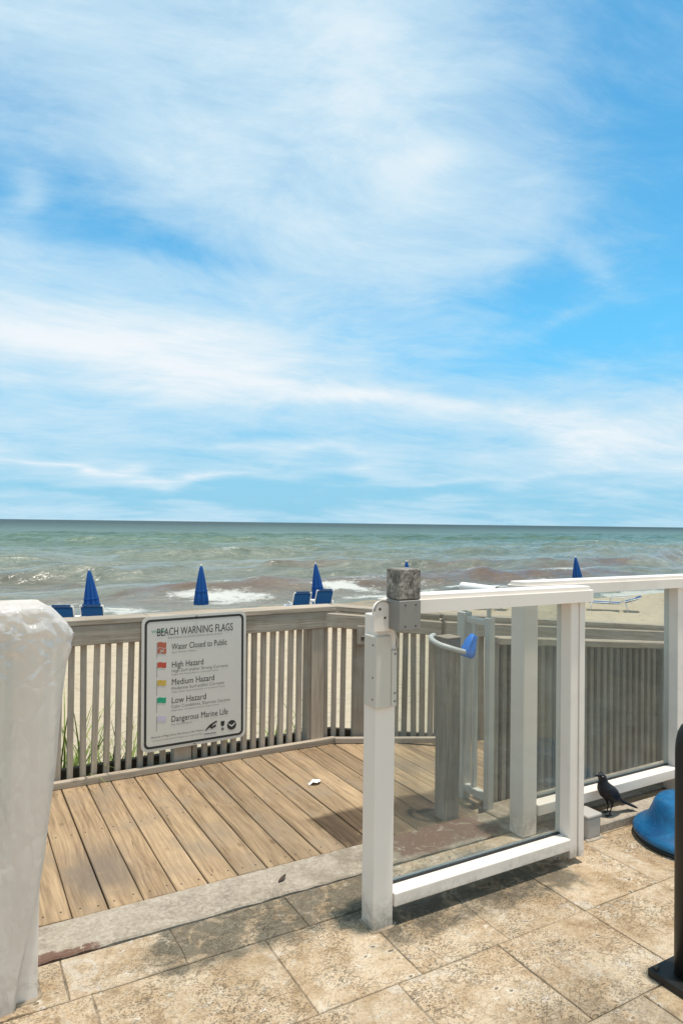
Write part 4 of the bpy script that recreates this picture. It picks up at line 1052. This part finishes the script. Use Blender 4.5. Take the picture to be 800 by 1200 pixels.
def make_stub():
    s = empty('picket_railing', (2.47, 2.8, 0), 'short white metal picket railing beside the old grey post', 'railing')
    xs = 2.47
    ya, yb = 2.735, 2.985
    box2('post', (xs - 0.03, yb - 0.06, 0.0), (xs + 0.03, yb, 1.02), M['white_alu'], s, bev=0.004)
    for y in (2.865,): box2('picket', (xs - 0.0125, y - 0.0125, 0.06), (xs + 0.0125, y + 0.0125, 1.0), M['white_alu'], s, bev=0.002)
    box2('post', (xs - 0.02, ya - 0.005, 0.0), (xs + 0.02, ya + 0.035, 1.01), M['white_alu'], s, bev=0.003)
    box2('bottom_rail', (xs - 0.018, ya + 0.036, 0.045), (xs + 0.018, yb - 0.061, 0.085), M['white_alu'], s, bev=0.003)
    box2('middle_rail', (xs - 0.018, ya + 0.036, 0.965), (xs + 0.018, yb - 0.061, 0.998), M['white_alu'], s, bev=0.003)
    # round handrail with an open dark end
    h = 1.152; pts = [(xs + 0.02, 3.00, h), (xs + 0.02, 2.60, h)]
    vs, fs = [], []; n = 18
    for y, r in ((3.00, 0.020), (3.00, 0.026), (2.72, 0.026), (2.72, 0.021), (2.80, 0.021)):
        for k in range(n): a = 2 * math.pi * k / n; vs.append((r * math.cos(a), y - 2.8, r * math.sin(a)))
    for j in range(4):
        for k in range(n): fs.append((j * n + k, j * n + (k + 1) % n, (j + 1) * n + (k + 1) % n, (j + 1) * n + k))
    fs.append(tuple(range(n))); 
    t = link('handrail', mesh_from('handrail', vs, fs), M['white_tube'], (xs + 0.02, 2.8, h), parent=s, smooth=True)
    t.data.set_sharp_from_angle(angle=R(40))
    lathe('bore_shade', [(0.0205, 0), (0.0205, 0.004)], M['black_rubber'], (xs + 0.02, 2.732, h), t, 16, (R(90), 0, 0), smooth=False)  # black disc painting the shade inside the open tube
    for y in (2.76, 2.955): box2('bracket', (xs - 0.008, y - 0.008, 1.0), (xs + 0.012, y + 0.008, 1.13), M['white_alu'], s, bev=0.002)
make_stub()

# ------------------------------------------------------------------ terrace odds and ends
def make_ledge():
    s = wavy_edge_strip('ledge', 2.775, 3.06, 2.285, 2.40, -0.02, 0.045, M['concrete_plain'], 0.004, 12)
    tag(s, kind='structure')
    s = wavy_edge_strip('ledge', 3.064, 5.2, 2.285, 2.40, -0.02, 0.040, M['concrete_plain'], 0.004, 13)
    tag(s, kind='structure')
make_ledge()

def make_capbox():
    c = empty('junction_box', (2.70, 2.31, 0), 'small grey plastic box with a lid on the pavers beside the black bird', 'box')
    box2('body', (2.655, 2.262, 0.002), (2.749, 2.356, 0.098), M['grey_plastic'], c, bev=0.010, seg=3)
    box2('lid', (2.651, 2.258, 0.0985), (2.753, 2.360, 0.116), M['grey_plastic'], c, bev=0.008, seg=3)
    slab('mortar', [(2.645, 2.25), (2.70, 2.246), (2.755, 2.252), (2.768, 2.29), (2.76, 2.362), (2.65, 2.365)], -0.003, 0.006, M['concrete_plain'], c, bev=0.003)
make_capbox()

def make_blue_base():
    c = empty('umbrella_base', (3.10, 2.02, 0), 'scuffed blue plastic parasol base with a flared brim, by the black bollard', 'parasol base')
    prof = [(0.235, 0.020), (0.262, 0.024), (0.268, 0.036), (0.262, 0.052), (0.245, 0.064), (0.222, 0.078), (0.200, 0.100), (0.184, 0.135), (0.172, 0.168), (0.157, 0.188), (0.135, 0.197), (0.090, 0.200), (0.045, 0.201), (0.040, 0.225), (0.03, 0.225)]
    lathe('shell', prof, M['blue_plastic'], (3.10, 2.02, 0.0), c, 56)
    lathe('foot_ring', [(0.23, 0.001), (0.255, 0.002), (0.26, 0.012), (0.25, 0.021), (0.235, 0.021)], M['black_rubber'], (3.10, 2.02, 0.0), c, 56)
make_blue_base()

def make_bollard():
    c = empty('bollard', (2.135, 1.395, 0), 'black metal bollard with rounded top on a square base plate, right edge', 'bollard')
    cx, cy = 2.135, 1.395
    lathe('column', [(0.052, 0.012), (0.052, 0.76), (0.050, 0.79), (0.044, 0.82), (0.034, 0.842), (0.020, 0.856), (0.004, 0.86)], M['black_metal'], (cx, cy, 0), c, 36)
    bp = box2('base_plate', (cx - 0.095, cy - 0.095, 0.002), (cx + 0.095, cy + 0.095, 0.030), M['black_metal'], c, bev=0.004)
    for dx in (-1, 1):
        for dy in (-1, 1): lathe('bolt', [(0.009, 0.028), (0.009, 0.036), (0.006, 0.039)], M['screw'], (cx + dx * 0.075, cy + dy * 0.075, 0.002), bp, 6, smooth=False)
make_bollard()

def make_paper():
    rng = random.Random(21); pts = []
    for i in range(11):
        a = 2 * math.pi * i / 11; r = 0.034 * (0.75 + 0.4 * rng.random()); pts.append((1.836 + r * 1.25 * math.cos(a), 3.495 + r * 0.9 * math.sin(a)))
    vs = [(1.836, 3.495, 0.026)] + [(x, y, 0.003 + 0.020 * rng.random()) for x, y in pts]
    vs2 = [(x, y, z - 0.0012) for x, y, z in vs]; n = len(vs)
    fs = [(0, i, i % 11 + 1) for i in range(1, 12)] + [(n, n + i % 11 + 1, n + i) for i in range(1, 12)] + [(i, n + i, n + i % 11 + 1, i % 11 + 1) for i in range(1, 12)]
    o0 = Vector((1.836, 3.495, 0.0)); o = link('paper_scrap', mesh_from('paper_scrap', [Vector(v) - o0 for v in vs + vs2], fs), M['paper'], o0)
    tag(o, 'torn white paper scrap lying on the wooden deck', 'paper')
    # curled dead leaf on the concrete strip
    vs, fs = [], []
    for i in range(7):
        t = i / 6; w = 0.009 * math.sin(math.pi * (0.08 + 0.86 * t))
        vs += [(0.05 * t, -w, 0.013 + 0.010 * t * t), (0.05 * t, 0, 0.009 + 0.010 * t * t), (0.05 * t, w, 0.013 + 0.010 * t * t)]
    for i in range(6):
        for k in range(2): a = i * 3 + k; fs.append((a, a + 1, a + 4, a + 3))
    m = len(vs); vs += [(x, y, z - 0.001) for x, y, z in vs]; fs += [tuple(i + m for i in f[::-1]) for f in fs]
    o = link('dead_leaf', mesh_from('dead_leaf', vs, fs), M['leaf'], (1.20, 2.60, 0.0), (0, 0, 0.5))
    tag(o, 'small curled dark leaf on the concrete strip before the deck', 'leaf')
make_paper()

# ------------------------------------------------------------------ bird
def make_bird():
    base = Vector((2.90, 2.346, 0.045))
    # local frame: f forward (towards the left of the view), s sideways, z up
    fwd = Vector((-0.90, 0.14, 0)).normalized(); side = Vector((-fwd.y, fwd.x, 0)); up = Vector((0, 0, 1))
    def ring_loft(secs, n=20):
        """secs: centre (f, s, z), half width, half height, pitch of the section plane"""
        vs, fs = [], []
        for (f, sd, z), w, h, pit in secs:
            nrm = fwd * math.cos(pit) + up * math.sin(pit); upv = side.cross(nrm) * -1 if False else (up * math.cos(pit) - fwd * math.sin(pit))
            c = fwd * f + side * sd + up * z
            for k in range(n):
                a = 2 * math.pi * k / n; vs.append(c + side * (w * math.cos(a)) + upv * (h * math.sin(a)))
        for j in range(len(secs) - 1):
            for k in range(n): fs.append((j * n + k, j * n + (k + 1) % n, (j + 1) * n + (k + 1) % n, (j + 1) * n + k))
        fs.append(tuple(range(n))[::-1]); fs.append(tuple((len(secs) - 1) * n + k for k in range(n)))
        return vs, fs
    q = R
    body = [((-0.178, 0, 0.014), 0.016, 0.004, q(24)), ((-0.166, 0, 0.020), 0.021, 0.006, q(24)), ((-0.115, 0, 0.044), 0.016, 0.007, q(24)), ((-0.075, 0, 0.064), 0.014, 0.011, q(26)),
            ((-0.050, 0, 0.080), 0.023, 0.023, q(35)), ((-0.022, 0, 0.098), 0.032, 0.033, q(45)), ((0.004, 0, 0.118), 0.035, 0.036, q(55)),
            ((0.022, 0, 0.140), 0.031, 0.031, q(65)), ((0.030, 0, 0.160), 0.023, 0.023, q(75)), ((0.033, 0, 0.176), 0.0175, 0.018, q(80)),
            ((0.037, 0, 0.189), 0.0165, 0.018, q(60)), ((0.046, 0, 0.199), 0.0150, 0.0165, q(25)), ((0.056, 0, 0.203), 0.0105, 0.0115, q(8)),
            ((0.063, 0, 0.204), 0.0058, 0.0066, q(4)), ((0.075, 0, 0.2055), 0.0034, 0.0044, q(2)), ((0.090, 0, 0.2045), 0.0012, 0.0014, 0)]
    body = [(c, w * (1.28 if c[0] > -0.06 else 1.1), h * (1.18 if c[0] > -0.06 else 1.1), p) for c, w, h, p in body]
    vs, fs = ring_loft(body)
    def add(v, f):
        b = len(vs); vs.extend(v); fs.extend([tuple(i + b for i in g) for g in f])
    P = lambda f, s, z: fwd * f + side * s + up * z
    for sg in (-1, 1):
        # folded wings
        add(*ring_loft([((0.020, sg * 0.034, 0.142), 0.006, 0.014, q(60)), ((0.000, sg * 0.042, 0.118), 0.007, 0.026, q(50)), ((-0.035, sg * 0.033, 0.092), 0.006, 0.020, q(38)), ((-0.075, sg * 0.014, 0.066), 0.004, 0.009, q(28)), ((-0.098, sg * 0.009, 0.055), 0.003, 0.004, q(26))], 12))
        # thigh, shank, toes
        fo = 0.012 if sg > 0 else -0.010
        add(*tube_data([P(-0.004, sg * 0.016, 0.095), P(-0.008, sg * 0.021, 0.072), P(-0.012 + fo * .3, sg * 0.021, 0.052), P(-0.010 + fo, sg * 0.021, 0.032), P(-0.004 + fo, sg * 0.021, 0.006)], [0.015, 0.010, 0.0045, 0.0032, 0.0034], 10))
        for ang in (-24, 0, 24, 180):
            a = R(ang); L = 0.028 if ang != 180 else 0.020
            dx, dy = math.cos(a), math.sin(a)
            add(*tube_data([P(-0.004 + fo, sg * 0.021, 0.006), P(-0.004 + fo + dx * L * .5, sg * 0.021 + dy * L * .5, 0.006), P(-0.004 + fo + dx * L, sg * 0.021 + dy * L, 0.002)], [0.0034, 0.0028, 0.0016], 8))
    me = mesh_from('bird', vs, fs)
    o = link('tmp', me, M['bird'])
    md = o.modifiers.new('r', 'REMESH'); md.mode = 'VOXEL'; md.voxel_size = 0.0021; md.use_smooth_shade = True
    dg = bpy.context.evaluated_depsgraph_get(); dg.update()
    m2 = bpy.data.meshes.new_from_object(o.evaluated_get(dg)); bpy.data.objects.remove(o)
    if len(m2.materials) == 0: m2.materials.append(M['bird'])
    m2.name = 'bird'
    root = empty('bird', base, 'black bird standing on the ledge below the fixed glass panel', 'bird')
    b = link('body', m2, None, base, parent=root, smooth=True)
    for sg in (-1, 1):
        lathe('eye', [(0.001, -0.002), (0.0028, 0), (0.001, 0.002)], M['cream'], base + P(0.050, sg * 0.0190, 0.203), root, 10, (R(90), 0, math.atan2(fwd.y, fwd.x)))
make_bird()

# ------------------------------------------------------------------ beach furniture
def ground(x, y): return float(beach_height(np.array([float(x)]), np.array([float(y)]))[0])
def beach_umbrella(x, y, tilt, tdir, label, top=-0.04):
    z = ground(x, y)
    H = top - z
    u = empty('beach_umbrella', (x, y, z), label, 'umbrella', 'closed blue umbrellas along the beach')
    ax = (R(tilt) * math.cos(tdir), R(tilt) * math.sin(tdir), 0)
    rot = ax
    m = Euler(rot).to_matrix()
    lathe('pole', [(0.02, -0.3), (0.02, H - 0.05)], M['white_tube'], (x, y, z), u, 10, rot)
    L = 1.33
    prof = [(0.03, H - L + 0.02), (0.22, H - L), (0.235, H - L + 0.03), (0.215, H - L + 0.25), (0.165, H - L + 0.62), (0.105, H - L + 0.98), (0.05, H - 0.06), (0.028, H - 0.01), (0.01, H)]
    c = lathe('canopy', prof, M['umb_blue'], (x, y, z), u, 64, rot, pleat=8, pleat_amp=0.17)
    lathe('strap', [(0.196, H - L + 0.44), (0.200, H - L + 0.445), (0.194, H - L + 0.49), (0.190, H - L + 0.495)], M['umb_blue'], (x, y, z), c, 64, (0, 0, 0), pleat=8, pleat_amp=0.15)
    lathe('finial', [(0.01, H), (0.026, H + 0.012), (0.026, H + 0.04), (0.008, H + 0.06)], M['white_tube'], (x, y, z), u, 12, rot)
def lounger(x, y, rz, label, back=58, group='blue and white loungers on the sand'):
    z = ground(x, y) + 0.0
    t = empty('sun_lounger', (x, y, z), label, 'sun lounger', group)
    c, s = math.cos(rz), math.sin(rz)
    def W(lx, ly, lz): return (x + c * lx - s * ly, y + s * lx + c * ly, z + lz)
    w, sh = 0.31, 0.34                      # half width, seat height; +y is the foot end
    bx, bz = -0.72 * math.cos(R(back)), 0.72 * math.sin(R(back))
    runs = [([W(-w, 0, sh), W(-w, 1.22, sh)], 0.019), ([W(w, 0, sh), W(w, 1.22, sh)], 0.019), ([W(-w, 1.22, sh), W(w, 1.22, sh)], 0.019)]
    multi_tube('frame', runs, M['white_tube'], W(0, 0, sh), t)
    runs = [([W(-w, 0, sh + .02), W(-w, bx, sh + bz)], 0.019), ([W(w, 0, sh + .02), W(w, bx, sh + bz)], 0.019), ([W(-w, bx, sh + bz), W(w, bx, sh + bz)], 0.022), ([W(-w, bx * .2, sh + bz * .2), W(w, bx * .2, sh + bz * .2)], 0.014)]
    multi_tube('back_frame', runs, M['white_tube'], W(0, 0, sh), t)
    for sx in (-1, 1):
        multi_tube('armrest', [([W(sx * (w + .03), bx * .55, sh + .02), W(sx * (w + .03), bx * .5, sh + .22), W(sx * (w + .03), 0.34, sh + .22), W(sx * (w + .03), 0.42, sh)], 0.018)], M['white_tube'], W(sx * w, 0, sh), t)
        for ly in (-0.25, 1.12): tube('leg', [W(sx * w, ly + (0.10 if ly < 0 else -0.05), sh), W(sx * w, ly, 0.0)], 0.019, M['white_tube'], t, 8)
    o0 = Vector(W(0, 0, sh))
    def sling(name, pts, hw):
        vs, fs = [], []
        for (ly, lz) in pts:
            for lx in (-hw, hw): vs.append(Vector(W(lx, ly, lz)) - o0)
        m = len(vs); nrm = Vector((0, 0, -0.035)); vs += [v + nrm for v in vs]
        for i in range(len(pts) - 1): a = i * 2; fs += [(a, a + 1, a + 3, a + 2), (m + a, m + a + 2, m + a + 3, m + a + 1)]
        fs += [(i, i + 2, m + i + 2, m + i) for i in range(0, m - 2, 2)] + [(i + 1, m + i + 1, m + i + 3, i + 3) for i in range(0, m - 2, 2)]
        link(name, mesh_from(name, vs, fs), M['sling_blue'], o0, parent=t, smooth=False)
    sling('seat_sling', [(0.03, sh + .004), (0.4, sh - .012), (0.8, sh - .012), (1.19, sh + .004)], w - 0.02)
    sling('back_sling', [(bx * .22, sh + bz * .22), (bx * .5 + .012, sh + bz * .5 - .01), (bx * .93, sh + bz * .93)], w - 0.02)
    # head cushion over the top bar
    sling('head_pad', [(bx * .99 - .030, sh + bz * .99 + .025), (bx * 1.02 - .02, sh + bz * 1.02 + .035), (bx * 1.0 + .03, sh + bz * 1.0 + .04), (bx * .8 + .04, sh + bz * .8 + .02)], w - 0.06)
def side_table(x, y, label):
    z = ground(x, y)
    t = empty('side_table', (x, y, z), label, 'side table', 'white side tables between loungers')
    box('table_top', (0.30, 0.30, 0.03), (x, y, z + 0.62), M['white_tube'], t, bev=0.008, seg=2)
    for dx in (-0.12, 0.12):
        for dy in (-0.12, 0.12): box('leg', (0.03, 0.03, 0.61), (x + dx, y + dy, z + 0.30), M['white_tube'], t, bev=0.004)

def cam_to_world(px, zc):
    """plan position for a picture column and a distance along the view"""
    cx = (px - 400) / 800 * zc
    return cx * math.cos(HEAD) + zc * math.sin(HEAD), zc * math.cos(HEAD) - cx * math.sin(HEAD)
for px, zc, lab in ((113, 20.9, 'closed blue umbrella standing behind the leftmost pair of loungers'), (238, 23.6, 'closed blue umbrella standing alone above the warning sign'),
                    (376, 25.7, 'closed blue umbrella behind the pair of loungers left of the gate post'), (482, 28.0, 'closed blue umbrella mostly hidden by the lock box'),
                    (679, 33.8, 'rightmost closed blue umbrella, above the white rail of the fixed panel')):
    x, y = cam_to_world(px, zc)
    beach_umbrella(x, y, 5.5 if px not in (238,) else 1.0, R(-120), lab)
for px, zc, lab in ((79, 19.3, 'leftmost blue lounger seen from behind its raised back'), (114, 19.6, 'blue lounger seen from behind in front of the leftmost umbrella'),
                    (356, 24.3, 'blue lounger seen from behind, left one of the pair near the gate post'), (382, 24.5, 'blue lounger seen from behind, right one of the pair near the gate post')):
    x, y = cam_to_world(px, zc)
    lounger(x, y + 0.2, R(-20) if px < 200 else R(-12), lab)
for px, zc, lab in ((96, 19.6, 'white side table between the leftmost pair of loungers'), (368.5, 24.6, 'white side table between the loungers near the gate post')):
    x, y = cam_to_world(px, zc); side_table(x, y, lab)
for px, zc, rz, lab in ((728, 26.5, R(39), 'low reclined blue lounger on the sand above the ramp fence'), (578, 27.0, R(30), 'blue lounger whose head end just shows over the gate rail')):
    x, y = cam_to_world(px, zc); lounger(x, y, rz, lab, back=20 if px > 600 else 30)

# ------------------------------------------------------------------ dune grass behind the fence
def grass_clump(x, y, h, n, seed, label):
    rng = random.Random(seed); z = ground(x, y); vs, fs = [], []
    for i in range(int(n * 1.9)):
        a = rng.random() * 2 * math.pi; r = 0.13 * rng.random() ** 0.6; L = h * (0.45 + 0.65 * rng.random()); bend = (0.15 + 0.6 * rng.random()) * L
        b = rng.random() * 2 * math.pi; w = 0.005 + 0.006 * rng.random()
        bx, by = r * math.cos(a), r * math.sin(a); dx, dy = math.cos(b), math.sin(b); s0 = len(vs); K = 6
        for k in range(K + 1):
            t = k / K; ww = w * (1 - t) ** 0.7 + 0.0006
            x_ = bx + dx * bend * t * t; y_ = by + dy * bend * t * t; z_ = L * (t - 0.28 * t ** 3 * bend / L * 1.6)
            vs += [(x_ - dy * ww, y_ + dx * ww, z_), (x_ + dy * ww, y_ - dx * ww, z_)]
        for k in range(K): q = s0 + 2 * k; fs.append((q, q + 1, q + 3, q + 2))
    o = link('dune_grass', mesh_from('dune_grass', vs, fs), M['grass'], (x, y, z - 0.02))
    tag(o, label, 'grass clump', 'dune grass clumps behind the slat fence')
for i, (x, y, h, n, lab) in enumerate([(0.50, 4.42, 0.74, 60, 'tallest dune grass clump behind the fence, next to the wrapped post'), (0.66, 4.50, 0.92, 40, 'dune grass clump with long arching blades behind the leftmost slats'),
        (0.80, 4.44, 0.72, 46, 'dune grass clump behind the slats midway between wrapped post and sign'), (0.95, 4.46, 0.80, 40, 'dune grass clump right beside the left edge of the sign'),
        (1.12, 4.60, 0.6, 22, 'dune grass clump hidden behind the warning sign'), (2.14, 4.75, 0.62, 16, 'sparse dune grass left of the outlet box behind the fence'),
        (2.36, 4.72, 0.66, 18, 'sparse dune grass tuft behind the fence just left of the gate post'), (1.78, 4.8, 0.55, 14, 'sparse dune grass behind the fence right of the sign')]):
    grass_clump(x, y, h, n, 100 + i, lab)
